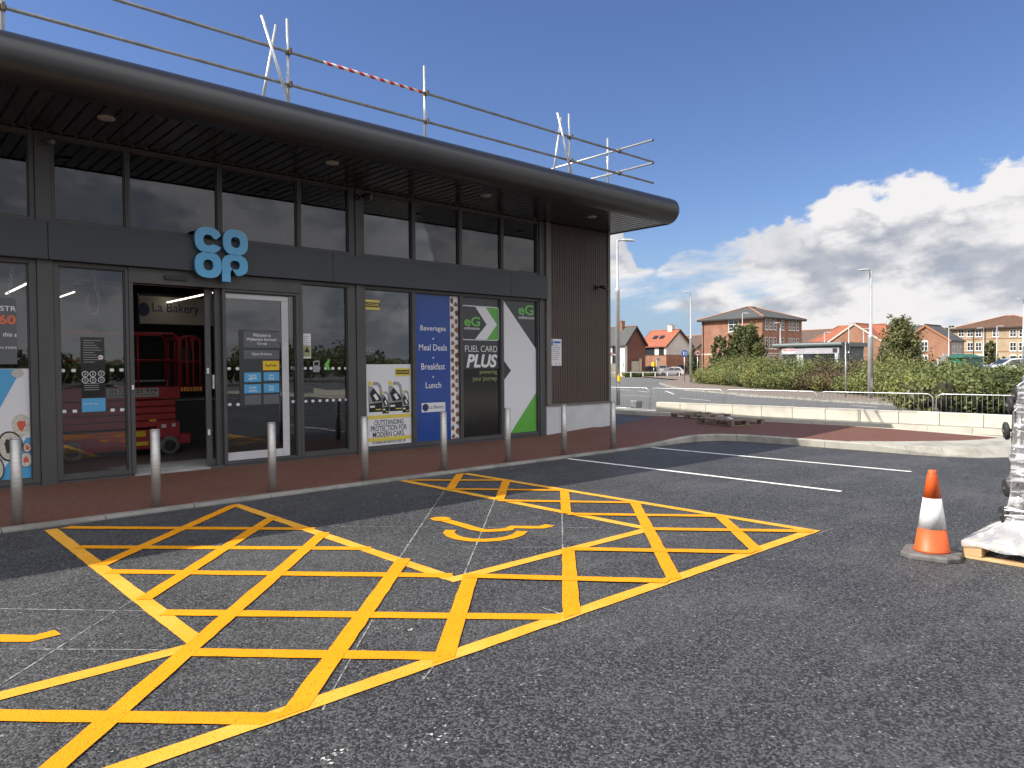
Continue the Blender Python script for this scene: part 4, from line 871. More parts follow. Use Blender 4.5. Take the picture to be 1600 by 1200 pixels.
for k in range(11):
    x, y = 57 - k * 1.6, 92 + k * 13.5; p = onY(*Q4(x, y), 11.80)
    rot = k % 2; mb.tube([(p[0] + (.022 * math.cos(a) if rot else .006 * math.cos(a)), 11.80 + (.006 if rot else .02) * math.cos(a), p[2] + .032 * math.sin(a)) for a in (2 * PI * j / 10 for j in range(11))], .005, 5)
mb.build('chain', 'wire_white', r)

# cctv cameras
def cctv(px, py, Y, label, wall_m='black_plastic', s=1.0):
    p = onY(px, py, Y); r = thing('cctv_camera', label, 'camera', (p[0], Y, p[2]), 'cctv cameras on the shop')
    mb = MB(); mb.lathe([(.055 * s, 0), (.055 * s, -.03 * s), (.04 * s, -.045 * s)], (p[0], Y, p[2]), 18, 'y'); mb.build('mount', wall_m, r)
    mb = MB(); mb.tube([(p[0], Y - .04 * s, p[2]), (p[0] + .02, Y - .09 * s, p[2]), (p[0] + .07 * s, Y - .11 * s, p[2])], .02 * s, 8); mb.build('arm', wall_m, r)
    mb = MB(); mb.tube([(p[0] + .05 * s, Y - .09 * s, p[2] + .01), (p[0] + .08 * s, Y - .16 * s, p[2] + .0), (p[0] + .12 * s, Y - .27 * s, p[2] - .03)], [.038 * s, .046 * s, .046 * s], 14); b = mb.build('housing', wall_m, r)
    mb = MB(); mb.tube([(p[0] + .1205 * s, Y - .2705 * s, p[2] - .0302), (p[0] + .124 * s, Y - .280 * s, p[2] - .0325)], .03 * s, 14); mb.build('lens', 'pane_dark', b)
cctv(64, 222, 11.56, 'dark cctv camera under the canopy above the poster window at left', 'frame_grey', .8); cctv(558, 308, 11.56, 'black cctv camera under the canopy on the middle column'); cctv(931, 449, 11.53, 'small black cctv camera on the brown ribbed end wall', s=.9)

# ------------------------------------------------------------------ inside the shop
r = thing('hanging_sign', 'cream bakery fascia sign with dark blue lettering hanging inside the doorway', 'sign', (4.8, 15.0, 2.5)); YK = 15.0
mb = MB(); mb.box(4.15, 5.75, YK, YK + .08, 2.47, 3.0); mb.build('panel', 'board_cream', r); mb = MB(); mb.box(4.13, 5.77, YK - .01, YK + .09, 3.0, 3.05); mb.build('rail', 'black_plastic', r)
mb = MB(); fr_poly(mb, disc(4.22, 2.74, .10, .13, 20), YK - .002); mb.build('round_logo', 'navy_ink', r); words(r, [('La Bakery', box4(680, 270, 888, 322, YK))], YK - .002, 'navy_ink', .004)
r = thing('fascia_board', 'green and white board hung inside above the doorway behind the upper window', 'board', (6.0, 12.5, 3.5)); YG = 12.5
fp = lambda x, y: (float(onY(x, y, YG)[0]), float(onY(x, y, YG)[2]))
mb = MB(); fr_poly(mb, [fp(385, 380), fp(396, 360), fp(446, 363), fp(446, 381)], YG, .03); mb.build('green_panel', 'vinyl_green', r); mb = MB(); fr_poly(mb, [fp(372, 376), fp(380, 355), fp(414, 358), fp(395, 361), fp(384, 380)], YG - .01, .02); mb.build('white_chevron', 'vinyl_white', r)
# red scissor lift parked just inside
LY0, LY1 = 13.95, 14.72
r = thing('scissor_lift', 'red scissor lift with guard rails parked just inside the open doorway', 'lift', (3.7, 14.3, .05))
mb = MB(); mb.box(2.5, 4.52, LY0 + .06, LY1 - .06, .17, .52); mb.box(4.10, 4.50, LY0, LY0 + .055, .36, .64); mb.box(4.10, 4.50, LY1 - .055, LY1, .36, .64); mb.box(4.52, 4.72, LY0 + .1, LY1 - .1, .22, .40); mb.build('chassis', 'lift_red', r, .012)
for x in (2.75, 4.30):
    for y in (LY0 - .07, LY1 + .01):
        mb = MB(); mb.lathe([(.10, .0), (.165, .004), (.17, .02), (.17, .06), (.165, .076), (.10, .08)], (x, y, .22), 28, 'y'); w = mb.build('wheel', 'tyre_grey', r); mb = MB(); mb.lathe([(.03, -.012), (.10, -.002), (.105, .002)], (x, y, .22), 20, 'y'); mb.build('rim', 'rubber', w)
mb = MB()
for y in (LY0 + .03, LY1 - .09):
    for k in range(4): z = .56 + k * .125; mb.box(2.6, 4.44, y, y + .06, z, z + .105)
mb.box(2.6, 4.44, LY0 + .1, LY1 - .1, .55, 1.0); mb.build('scissor_stack', 'lift_red', r, .01)
mb = MB(); mb.box(2.45, 4.52, LY0, LY1, 1.06, 1.28); mb.box(4.52, 4.92, LY0, LY1, 1.18, 1.27); mb.build('platform', 'lift_red', r, .01)
mb = MB()
for k in range(7): x = 4.53 + k * .056; mb.box(x, x + .03, LY0 - .004, LY0 - .001, 1.19, 1.26)
mb.build('hazard_stripe', 'tape_yellow', r)
def rail_loop(x0, x1, y0, y1, z0, z1, rr=.020):
    mb = MB()
    for y in (y0, y1):
        mb.tube([(x0, y, z0), (x0, y, z1 - .08), (x0 + .08, y, z1), (x1 - .08, y, z1), (x1, y, z1 - .08), (x1, y, z0)], rr, 8); mb.tube([(x0, y, (z0 + z1) / 2), (x1, y, (z0 + z1) / 2)], rr * .85, 8)
        for u in (.33, .66): mb.tube([(x0 + (x1 - x0) * u, y, z0), (x0 + (x1 - x0) * u, y, z1)], rr * .85, 8)
        mb.tube([(x0 + .2, y, z1), (x0 + (x1 - x0) * .66, y, (z0 + z1) / 2 + .1)], rr * .6, 6)
    for x in (x0, x1): mb.tube([(x, y0, z1 - .06), (x, y1, z1 - .06)], rr, 8); mb.tube([(x, y0, (z0 + z1) / 2), (x, y1, (z0 + z1) / 2)], rr * .85, 8)
    return mb
rail_loop(2.5, 4.5, LY0 + .03, LY1 - .03, 1.28, 2.24).build('guard_rail', 'lift_red', r); rail_loop(4.54, 4.90, LY0 + .06, LY1 - .06, 1.27, 2.2).build('guard_rail', 'lift_red', r)
b = box4(470, 648, 708, 688, LY0 - .005); b = (3.3, b[1], b[2], b[3]); panel(r, b, 'board_cream', LY0 - .006, .003, 'number_plate'); words(r, [('01724 925 929', (3.35, b[1] - .03, b[2] + .075, b[3] - .015)), ('info@hire.co.uk', (3.35, b[1] - .04, b[2] + .02, b[2] + .06))], LY0 - .0105, 'ink_black', .01)
for x0, x1, z0, z1, mm in ((3.60, 3.92, .40, .50, 'tape_yellow'), (3.72, 3.96, .24, .31, 'tape_yellow'), (4.18, 4.26, .54, .60, 'ink_white'), (4.36, 4.42, .55, .61, 'ink_white'), (3.98, 4.10, .66, .70, 'tape_yellow')): panel(r, (x0, x1, z0, z1), mm, LY0 - .003 if x0 > 4.1 else LY0 + .02, .003, 'warning_sticker')
mb = MB(); mb.box(4.6, 4.78, LY0 + .2, LY0 + .32, 1.75, 2.0); mb.build('control_box', 'black_plastic', r, .01)
# serving counter with a glass display, shelving further in
r = thing('display_counter', 'low dark counter with glazed display cabinet behind the red lift', 'counter', (5.2, 16.6, .05))
mb = MB(); mb.box(4.0, 7.4, 16.2, 17.0, .05, .92); mb.build('base', 'interior_wall', r, .01); mb = MB(); mb.box(3.98, 7.42, 16.15, 17.05, .922, .96); mb.build('worktop', 'threshold', r)
mb = MB()
for x in (4.3, 5.0): mb.box(x, x + .03, 16.3, 16.33, .962, 1.34)
mb.box(4.3, 5.03, 16.3, 16.8, 1.34, 1.37); mb.box(4.3, 5.03, 16.3, 16.8, 1.14, 1.155); mb.build('display_frame', 'upvc', r)
for i, (x, lab) in enumerate(((7.6, 'tall dark shop shelving unit behind the oil poster window'), (9.8, 'tall dark shop shelving unit behind the fuel card window'))):
    r = thing('shelving_unit', lab, 'shelving', (x, 14.5, .05)); mb = MB(); mb.box(x - .6, x + .6, 14.8, 14.86, .05, 1.9)
    for k in range(5): mb.box(x - .6, x + .6, 14.3, 14.8, .15 + k * .4, .18 + k * .4)
    mb.build('shelves', 'board_grey', r)
r = thing('hose_coil', 'pink hose coiled and hung from the ceiling behind glass left of the doorway', 'hose', (2.6, 12.4, 2.4)); c = onY(*Q4(417, 258), 12.4)
mb = MB()
for k in range(3): mb.tube([(c[0] + (.075 + .006 * k) * math.cos(a), 12.4 + .02 * k, c[2] + (.21 - .012 * k) * math.sin(a)) for a in (2 * PI * j / 28 for j in range(29))], .008, 6)
mb.build('coil', 'pink_hose', r); mb = MB(); mb.tube([(c[0] - .04, 12.4, 3.42), (c[0] + .02, 12.42, c[2] + .24), (c[0] + .07, 12.4, c[2] + .05)], .008, 6); mb.tube([(c[0] + .03, 12.42, 3.42), (c[0] + .045, 12.42, c[2] + .2), (c[0] + .05, 12.42, c[2] + .1), (c[0] + .09, 12.42, c[2] + .08), (c[0] + .08, 12.42, c[2] + .2)], .006, 6); each(mb, 'tie', 'wire_white', r)
r = thing('smoke_detector', 'small white detector hanging from the shop ceiling left of the hose', 'detector', (2.4, 12.6, 3.0)); c = onY(*Q4(345, 178), 12.6); mb = MB(); mb.lathe([(.03, -.03), (.055, -.015), (.06, .02), (.02, .035)], tuple(c), 18); mb.build('body', 'wire_white', r); mb = MB(); mb.tube([(c[0], c[1], c[2] + .03), (c[0], c[1], 3.42)], .006, 6); mb.build('rod', 'wire_white', r)

# ------------------------------------------------------------------ roof edge scaffold
SYY = 10.9
r = thing('scaffold_guardrail', 'galvanised scaffold tube guard rail standing along the roof edge', 'scaffold', (6, SYY, 5.45))
def sp(x, y, Y=SYY): p = onY(x, y, Y); return Vector((float(p[0]), Y, float(p[2])))
def tubep(name, pts, mm='galvanised', rr=.0242): mb = MB(); mb.tube(pts, rr, 12); return mb.build(name, mm, r)
top1, top2, top3 = sp(449, 30), sp(663, 103), sp(889, 178)
ZT, ZM = 6.555, 6.045                                              # heights of the two rails
XE = float(onY(1020, 262, SYY - .05)[0])
for z, y in ((ZT, SYY - .05), (ZM, SYY - .05)): tubep('ledger', [(-6, y, z), (XE, y, z)], 'galvanised_dull')
ups = [(sp(3, 0).x, 7.1), (top1.x, top1.z), (top2.x, top2.z), (top3.x, top3.z), (sp(0, 0).x - 3.6, 7.1)]
for x, zt in ups: tubep('upright', [(x, SYY, 5.42), (x, SYY, zt)])
for x in (top1.x, top3.x):
    for dy0, dx0, dx1, zt in ((-.10, -.46, .05, top1.z - .12), (.10, -.14, -.44, top1.z - .1)):
        tubep('brace', [(x + dx0 + .0, SYY + dy0, zt), (x + dx1, SYY + dy0 * 1.1, 5.44)])
# return along the end of the roof
xe = float(onY(968, 244, SYY - .05)[0]); ye0 = float(onX(1020, 228.5, xe)[1]); yu = float(onX(947.5, 254, xe)[1])
tubep('upright', [(xe + .05, yu, 5.45), (xe + .05, yu, float(onX(948, 215, xe)[2]))])
for z in (ZT + .05, ZM + .05): tubep('return_rail', [(xe, ye0, z), (xe, 16.5, z)])
mb = MB()
for x, zt in ups:
    for z in (ZT, ZM): mb.box(x - .035, x + .035, SYY - .085, SYY + .03, z - .03, z + .03); mb.box(x - .02, x + .02, SYY - .11, SYY - .084, z - .05, z + .05)
for z in (ZT, ZM): mb.box(xe - .035, xe + .035, SYY - .085, SYY - .02, z - .03, z + .07)
each(mb, 'coupler', 'coupler_steel', r, .006)
t0 = float(onY(505, 104, SYY - .05)[0]); t1 = float(onY(660, 148, SYY - .05)[0]); n = 12
mb = MB(); mb.tube([(t0, SYY - .05, ZT), (t1, SYY - .05, ZT)], .0262, 12); mb.build('warning_tape', 'striped_tape', r)
mb = MB(); mb.tube([(XE, SYY - .05, ZT), (XE + .012, SYY - .05, ZT)], .027, 12); mb.tube([(XE, SYY - .05, ZM), (XE + .012, SYY - .05, ZM)], .027, 12)
for z in (ZT + .05, ZM + .05): mb.tube([(xe, ye0, z), (xe, ye0 - .012, z)], .027, 12)
each(mb, 'end_cap', 'black_plastic', r)

# ------------------------------------------------------------------ bollards
def make_bollard():
    r = thing('bollard', 'x', 'bollard')
    mb = MB(); mb.lathe([(.0505, -.08), (.0505, .868)], (0, 0, 0), 32); mb.build('post', 'stainless', r)
    mb = MB(); mb.lathe([(.0505, .868), (.0498, .878), (.047, .884), (.0, .886)], (0, 0, 0), 32); mb.build('cap', 'stainless', r); return r
bl = ['front of the sushi poster', 'front of the open doorway', 'front of the sliding door', 'front of the oil poster', 'front of the blue bakery banner', 'front of the white arrow window film', 'front of the pale plinth of the end wall', 'line with the far corner of the shop']
b0 = make_bollard()
for i, px in enumerate((25, 243, 425, 570, 693.5, 793.5, 881.5, 958)):
    o = b0 if i == 0 else copy_tree(b0); p = onY(px, 720, 8.86); o.location = (p[0], 8.86, zred(p[0], 8.86)); o.rotation_euler.z = i * 1.1
    tag(o, 'stainless steel bollard standing in ' + bl[i], 'bollard', 'bollards along the kerb')

# ------------------------------------------------------------------ traffic cone
cc = G(1456, 869); r = thing('traffic_cone', 'orange and white traffic cone with a split side on a dirty black base', 'cone', (cc[0], cc[1], 0)); r.rotation_euler.z = math.radians(12)
mb = MB(); h = .215; c_ = .085; pl = [(-h + c_, -h), (h - c_, -h), (h, -h + c_), (h, h - c_), (h - c_, h), (-h + c_, h), (-h, h - c_), (-h, -h + c_)]
n = 8; mb.add([(x, y, .0) for x, y in pl] + [(x, y, .035) for x, y in pl] + [(x * .93, y * .93, .048) for x, y in pl], [tuple(reversed(range(8))), tuple(range(16, 24))] + [(j * 8 + i, j * 8 + (i + 1) % 8, j * 8 + 8 + (i + 1) % 8, j * 8 + 8 + i) for j in range(2) for i in range(8)]); mb.build('base', 'cone_base', r, .006, local=True)
def cone_r(z): return .132 - (z - .05) * (.132 - .034) / .66
mb = MB(); mb.lathe([(.137, .048), (.137, .062), (cone_r(.07), .07), (cone_r(.24), .24)], (0, 0, 0), 40); mb.build('cone_skirt', 'cone_orange', r, local=True); mb = MB(); mb.lathe([(cone_r(.485), .485), (cone_r(.68), .68), (.033, .692), (.033, .712), (.026, .716)], (0, 0, 0), 40); mb.build('cone_top', 'cone_orange', r, local=True)
mb = MB(); mb.lathe([(cone_r(.24) + .0012, .238), (cone_r(.487) + .0012, .487)], (0, 0, 0), 40); mb.build('reflective_sleeve', 'cone_white', r, local=True)
a = math.radians(-68) - math.radians(12); mb = MB(); rr = lambda z: cone_r(z) + .0022
mb.add([(rr(z) * math.cos(a + w), rr(z) * math.sin(a + w), z) for z, w in ((.10, -.02), (.10, .05), (.16, .03), (.225, -.04), (.16, -.05))], [(0, 1, 2, 3, 4)]); mb.build('split', 'rubber', r, local=True)
# ------------------------------------------------------------------ pallets
def pallet_parts(r, m, L=1.2, Wd=1.0, missing=()):
    """four-way pallet, corner at the origin: L along local x, Wd along local y"""
    mb = MB(); nb = 7; bw = .1
    for k in range(nb):
        if k in missing: continue
        x = (L - bw) * k / (nb - 1); mb.box(x, x + bw, 0, Wd, .122, .144)
    mb.build('deck_boards', m, r, .003, local=True, seg=1)
    mb = MB()
    for y in (0, Wd / 2 - .05, Wd - .1): mb.box(0, L, y + .002, y + .098, .1, .1215)
    mb.build('stringer_boards', m, r, .003, local=True, seg=1)
    mb = MB()
    for x in (0.002, L / 2 - .07, L - .142):
        for y in (0.002, Wd / 2 - .05, Wd - .102): mb.box(x, x + .14, y, y + .10, .0222, .0995)
    each(mb, 'blocks', m, r, .004, local=True, seg=1)
    mb = MB()
    for y in (0, Wd / 2 - .05, Wd - .1): mb.box(0, L, y, y + .1, 0, .022)
    for x in (0.001, L - .101):
        for a, b in ((.1005, Wd / 2 - .0505), (Wd / 2 + .0505, Wd - .1005)): mb.box(x, x + .1, a, b, .0, .0218)
    mb.build('base_boards', m, r, .003, local=True, seg=1)
def old_pallet(N, Lp, label, z, tilt=0.0, missing=()):
    d = Vector((Lp[0] - N[0], Lp[1] - N[1])); r = thing('pallet', label, 'pallet', (N[0], N[1], z), 'weathered pallets on the red pavement')
    r.rotation_euler = (tilt, 0, math.atan2(d.y, d.x)); r.scale = (1, -1, 1)
    pallet_parts(r, 'old_wood', missing=missing)
    for c in r.children: c.data.flip_normals()
    return r
N1 = G(1143, 666.5, .17); L1 = G(1080, 660, .17)
old_pallet(N1, L1, 'weathered wooden pallet nearest the kerb with a strip of clear film on top', .165)
N2 = G(1096, 657, .17); L2 = G(1030, 651, .17); old_pallet(N2, L2, 'weathered wooden pallet with missing deck boards behind the other pallet', .16, missing=(2, 3, 5))
u_ = Vector((L1[0] - N1[0], L1[1] - N1[1], 0)).normalized(); v_ = Vector((u_.y, -u_.x, 0)); mb = MB(); o0 = Vector((N1[0], N1[1], .315))
pts = [o0 + u_ * (.15 + .10 * k) + v_ * (.12 + .07 * k + .05 * math.sin(k * 2.1)) for k in range(7)]
for a, b in zip(pts, pts[1:]): mb.add([a, b, b + v_ * .05 + Vector((0, 0, .02)), a + v_ * .06 + Vector((0, 0, .015))], [(0, 1, 2, 3)])
tag(mb.build('plastic_strip', 'vinyl_white'), 'torn strip of clear wrapping film lying on the nearest weathered pallet', 'film')

# trolleys wrapped on a new pallet, right-hand edge of the picture
r = thing('pallet', 'clean new wooden pallet carrying the film wrapped trolleys', 'pallet', (6.73, .70, 0)); 
r.rotation_euler.z = PI / 2; r.scale = (1, -1, 1); pallet_parts(r, 'new_wood')
for c in r.children: c.data.flip_normals()
film = bpy.data.materials.new('wrap_film'); film.use_nodes = True; t_ = film.node_tree; t_.nodes.clear(); g = NT(t_)
V = g.new('ShaderNodeTexCoord').outputs['Object']
ns = g.noise(g.vmath('MULTIPLY', V, (3.5, 3.5, 17)), 1.0, 4, 0.55, 0.9)
a_ = g.math('ADD', 0.16, g.math('MULTIPLY', g.ss(ns, 0.48, 0.60), 0.62)); MATS['wrap_film'] = film
d1 = g.new('ShaderNodeBsdfDiffuse'); d1.inputs['Color'].default_value = (.84, .85, .87, 1); g1 = g.new('ShaderNodeBsdfGlossy'); g1.inputs['Roughness'].default_value = .12
bp = g.bump(ns, 0.5, .02); g.put(g1.inputs['Normal'], bp); g.put(d1.inputs['Normal'], bp)
m1 = g.new('ShaderNodeMixShader'); m1.inputs[0].default_value = .35; g.l.new(d1.outputs[0], m1.inputs[1]); g.l.new(g1.outputs[0], m1.inputs[2])
tp = g.new('ShaderNodeBsdfTransparent'); m2 = g.new('ShaderNodeMixShader'); g.put(m2.inputs[0], a_); g.l.new(tp.outputs[0], m2.inputs[1]); g.l.new(m1.outputs[0], m2.inputs[2])
o_ = g.new('ShaderNodeOutputMaterial'); g.l.new(m2.outputs[0], o_.inputs['Surface'])
film2 = film.copy(); film2.name = 'skirt_film'; MATS['skirt_film'] = film2
for n_ in film2.node_tree.nodes:
    if n_.type == 'MATH' and n_.operation == 'ADD': n_.inputs[0].default_value = 0.50
    if n_.type == 'MATH' and n_.operation == 'MULTIPLY': n_.inputs[1].default_value = 0.38
    if n_.type == 'VECT_MATH': n_.inputs[1].default_value = (6, 6, 6)
def make_trolley():
    """shopping trolley stood on end: underside towards local +y, length up local z, width along local x"""
    r = thing('shopping_trolley', 'x', 'trolley'); W_ = .50; H = 1.02
    mb = MB()
    for x in (0.03, W_ - .03): mb.tube([(x, .0, .0), (x, .0, H), (x, -.05, H + .05)], .011, 8); mb.tube([(x, 0, .12), (x - (.0), -.32, .03)], .010, 8); mb.tube([(x, -.0, H * .85), (x, -.55, H * .98)], .010, 8)
    for z in (.02, .5, H * .9): mb.tube([(.03, 0, z), (W_ - .03, 0, z)], .009, 8)
    mb.build('frame', 'chrome_wire', r, local=True)
    mb = MB()
    for k in range(12):
        z = .10 + k * .075; y = -.12 - .0 * k; dep = .28 + .25 * k / 11
        mb.tube([(0.0, y, z), (0.0, y - dep, z + .02), (W_, y - dep, z + .02), (W_, y, z), (0.0, y, z)], .0035, 5)
    for k in range(9): x = W_ * k / 8; mb.tube([(x, -.12, .08), (x, -.12, .95)], .003, 5)
    for k in range(5):
        y = -.15 - k * .075
        for x in (-.002, W_ + .002): mb.tube([(x, y, .09), (x, y - .03, .95)], .003, 5)
    mb.build('basket', 'chrome_wire', r, local=True)
    mb = MB(); mb.tube([(-.02, -.56, H * .98), (W_ + .02, -.56, H * .98)], .016, 10); mb.build('handle', 'wheel_grey', r, local=True)
    for x, z, tw in ((.02, .16, .9), (W_ - .02, .17, 1.25), (.02, .86, 1.05), (W_ - .02, .87, .8)):
        c = Vector((x, .045, z)); ax = Vector((math.cos(tw), -math.sin(tw), .12)).normalized()
        mb = MB(); mb.lathe([(.0, -.015), (.058, -.019), (.072, -.013), (.076, 0), (.072, .013), (.058, .019), (.0, .015)], (0, 0, 0), 22, 'x')
        R_ = Vector((1, 0, 0)).rotation_difference(ax).to_matrix(); mb.v = [tuple(R_ @ Vector(p) + c) for p in mb.v]; w = mb.build('castor', 'rubber', r, local=True)
        mb = MB(); mb.beam(c + ax * .022 + Vector((0, .01, 0)), c + ax * .022 + Vector((0, -.10, .02)), .022, .004, ax); mb.beam(c - ax * .022 + Vector((0, .01, 0)), c - ax * .022 + Vector((0, -.10, .02)), .022, .004, ax); mb.box(c.x - .026, c.x + .026, -.024, -.010, c.z, c.z + .045); mb.build('fork', 'wheel_grey', w, local=True)
    return r
t0_ = make_trolley()
for i, (x, y, z, ry, lab) in enumerate(((7.07, 1.66, .17, .06, 'chrome shopping trolley stood on end, lowest of the wrapped stack on the pallet'), (7.18, 1.66, .38, .08, 'chrome shopping trolley stood on end, wheels midway up the wrapped stack'), (7.24, 1.62, .46, .06, 'chrome shopping trolley stood on end at the back of the wrapped stack'))):
    o = t0_ if i == 0 else copy_tree(t0_); o.location = (x, y, z); o.rotation_euler = (0, ry, -.12 + .06 * i); tag(o, lab, 'trolley', 'shopping trolleys wrapped on the pallet')
r = thing('stretch_film', 'clear stretch film wound round the trolleys and pulled down over the pallet', 'film', (7.2, 1.3, .15))
mb = MB(); ring = [(7.02, 1.66), (7.00, 1.3), (7.02, .86), (7.3, .80), (7.66, .84), (7.72, 1.3), (7.68, 1.64), (7.36, 1.70)]
ring = [tuple(p) for p in resample(ring + [ring[0]], .05)][:-1]; zs = np.linspace(.20, 1.40, 26); vs = []
for j, z in enumerate(zs):
    for k, (x, y) in enumerate(ring):
        s_ = 1 + .035 * math.sin(z * 9 + k * .7) + .03 * math.sin(z * 31 + k * .35) - .10 * max(0, (z - .9)); cx, cy = 7.36 + .09 * (z - .3), 1.26 - .02 * z
        vs.append((cx + (x - 7.36) * s_, cy + (y - 1.26) * s_, z + .02 * math.sin(k * .9 + j)))
K = len(ring); mb.add(vs, [(j * K + k, j * K + (k + 1) % K, (j + 1) * K + (k + 1) % K, (j + 1) * K + k) for j in range(len(zs) - 1) for k in range(K)], True); mb.build('wrap', 'wrap_film', r)
mb = MB(); vs = []
edge_ = resample([(6.715, 1.5), (6.715, 1.915), (7.2, 1.915), (7.745, 1.915), (7.745, .685), (6.715, .685), (6.715, 1.5)], .05)[:-1]; K = len(edge_)
for j in range(9):
    u = j / 8
    for k, p in enumerate(edge_):
        q = Vector((7.36 + max(-.33, min(.33, p.x - 7.36)) * .98, 1.26 + max(-.39, min(.39, p.y - 1.26)) * .98)); c = q.lerp(p, min(1, u * 1.25)); sag = .15 * max(0, 1 - u * 1.30) ** 1.4
        z = .152 + sag + .008 * math.sin(k * 1.3) * (1 - u) - (.055 + .012 * math.sin(k * .8) if j == 8 else 0) - (.01 if j == 7 else 0); vs.append((c.x, c.y, z))
mb.add(vs, [(j * K + k, j * K + (k + 1) % K, (j + 1) * K + (k + 1) % K, (j + 1) * K + k) for j in range(8) for k in range(K)], True); mb.build('skirt', 'skirt_film', r)
mb = MB()
for k in range(3): z = .34 + .02 * k; mb.tube([(x * 1.0 + (x - 7.36) * .03, y + (y - 1.26) * .03, z + .03 * math.sin(i * .25 + k)) for i, (x, y) in enumerate(ring)], .006, 5)
mb.build('twisted_film', 'vinyl_white', r)

# ------------------------------------------------------------------ pedestrian barriers
XB = 21.3; ZBT = 0.775
js = [float(onX(px, 605, XB)[1]) for px in (1015.5, 1131.5, 1278.5, 1460.5)]
js = [js[0] + (js[0] - js[1]) * 1.0] + js + [js[3] - 2.2, js[3] - 4.4]
bl = ['behind the lamp post beside the shop wall', 'at the left end of the block wall', 'above the middle of the block wall', 'in front of the lamp post that stands by the hedge', 'above the block wall right of the traffic cone', 'beyond the wrapped trolleys at the right']
for i, (a, b) in enumerate(zip(js, js[1:])):
    a -= .04; b += .04; r = thing('pedestrian_barrier', 'galvanised pedestrian barrier panel ' + bl[i], 'barrier', (XB, (a + b) / 2, -.2), 'pedestrian barriers along the road')
    mb = MB(); z0, z1 = -.17, ZBT; rc = .16
    def arc(y, s): return [(XB, y + s * rc * (1 - math.cos(t)), z1 - rc + rc * math.sin(t)) for t in (0, .4, .8, 1.2, PI / 2)]
    mb.tube([(XB, a, z0)] + arc(a, -1) + arc(b, 1)[::-1] + [(XB, b, z0)], .016, 8); mb.tube([(XB, a, .02), (XB, b, .02)], .014, 8); mb.build('frame', 'galvanised', r)
    mb = MB(); n = int((a - b) / .115)
    for k in range(1, n): y = a + (b - a) * k / n; mb.tube([(XB, y, .03), (XB, y, z1 - .015 - (rc * .3 if k in (1, n - 1) else 0))], .0042, 5)
    mb.build('bars', 'galvanised_dull', r)
    mb = MB()
    for y in (a - .25, b + .25): mb.beam((XB - .25, y, -.185), (XB + .25, y, -.185), .04, .02)
    each(mb, 'feet', 'galvanised', r)
    mb = MB(); mb.box(XB - .02, XB + .02, b - .06, b + .01, .25, .29); mb.build('hook', 'galvanised_dull', r)
r = thing('concrete_stub', 'small dark stub of kerb stone standing between the lamp post and the barriers', 'stub', (*G(994, 637, .1)[:2], .1)); p = G(994, 637, .1); mb = MB(); mb.prism([(p[0] - .16, p[1] - .13), (p[0] + .16, p[1] - .16), (p[0] + .15, p[1] + .13), (p[0] - .14, p[1] + .16)], .1, .36); mb.build('stub', 'galvanised_dull', r, .03)

# ------------------------------------------------------------------ street lamps and signs
RH = Vector((CR[0], CR[1], 0)).normalized()
def lamp(px, D, ytop, label, sgn, r0=.085, r1=.052, zsh=.42, zb=-.2, s=1.0, group='street lamps', detail=True):
    x, y = AT(px, D); zt = ZAT(px, ytop, D); r = thing('street_lamp', label, 'street lamp', (x, y, zb), group); b = Vector((x, y, zb)); zs = zb + (zt - zb) * zsh
    mb = MB(); mb.tube([(x, y, zb), (x, y, zs - .1), (x, y, zs), (x, y, zs + .02), (x, y, zt - .12)], [r0, r0, r0 * .98, r1, r1 * .85], 14); mb.build('post', 'lamp_post', r)
    d = RH * sgn; up = Vector((0, 0, 1)); top = Vector((x, y, zt - .1))
    mb = MB(); mb.tube([top - Vector((0, 0, .12)), top + Vector((0, 0, .02)), top + d * .12 * s + Vector((0, 0, .05))], .038 * s, 8); mb.tube([top + d * .06 * s, top + d * .14 * s + up * .12 * s], .018 * s, 6); mb.build('bracket', 'lamp_post', r)
    o = top + d * .10 * s + up * .03; n = d.cross(up)
    mb = MB(); prof = [(.0, .06, .05), (.15, .11, .075), (.40, .14, .07), (.56, .10, .035)]; vs = []
    for u, w, h in prof:
        c = o + d * u * s - up * (.05 * u)
        vs += [c + n * w * s + up * .0, c + n * w * .7 * s + up * h * s, c - n * w * .7 * s + up * h * s, c - n * w * s]
    mb.add(vs, [(j * 4 + k, j * 4 + (k + 1) % 4, j * 4 + 4 + (k + 1) % 4, j * 4 + 4 + k) for j in range(3) for k in range(4)] + [(3, 2, 1, 0), (12, 13, 14, 15)]); h = mb.build('lamp_head', 'lamp_post', r, .006 * s, seg=1)
    mb = MB(); c = o + d * .3 * s - up * .022; mb.add([c - d * .14 * s - n * .07 * s, c + d * .14 * s - n * .08 * s - up * .008, c + d * .14 * s + n * .08 * s - up * .008, c - d * .14 * s + n * .07 * s], [(0, 1, 2, 3)]); mb.build('lens', 'lamp_lens', h)
    if detail: mb = MB(); dd = RH * .004 + Vector((-CW[0], -CW[1], 0)) * (r0 * 1.0); mb.box(x - .05, x + .05, y - .05, y + .05, 0, 0) if False else mb.beam(b + dd + up * .55, b + dd + up * 1.0, .09, .012, tuple(-Vector((CW[0], CW[1], 0)))); mb.build('access_door', 'lamp_post', r)
    return r
lp1 = lamp(965.5, 27.4, 374, 'tall grey street lamp right beside the end wall of the shop', 1, .083, .05, .70, 0.1, 1.0)
px_, py_ = AT(967.5, 27.3); mb = MB(); mb.box(px_ - .05, px_ + .05, py_ - .05, py_ + .05, 1.0, 1.22); mb.build('yellow_tag', 'tape_yellow', lp1)
lamp(1360, 35.5, 420, 'tall grey street lamp on the footpath in front of the middle of the hedge', -1, .125, .075, .49, -.12, 1.0)
lamp(1079.5, 72, 456, 'grey street lamp at the left end of the hedge beside the round signs', -1, .13, .075, .5, -.12, 1.2)
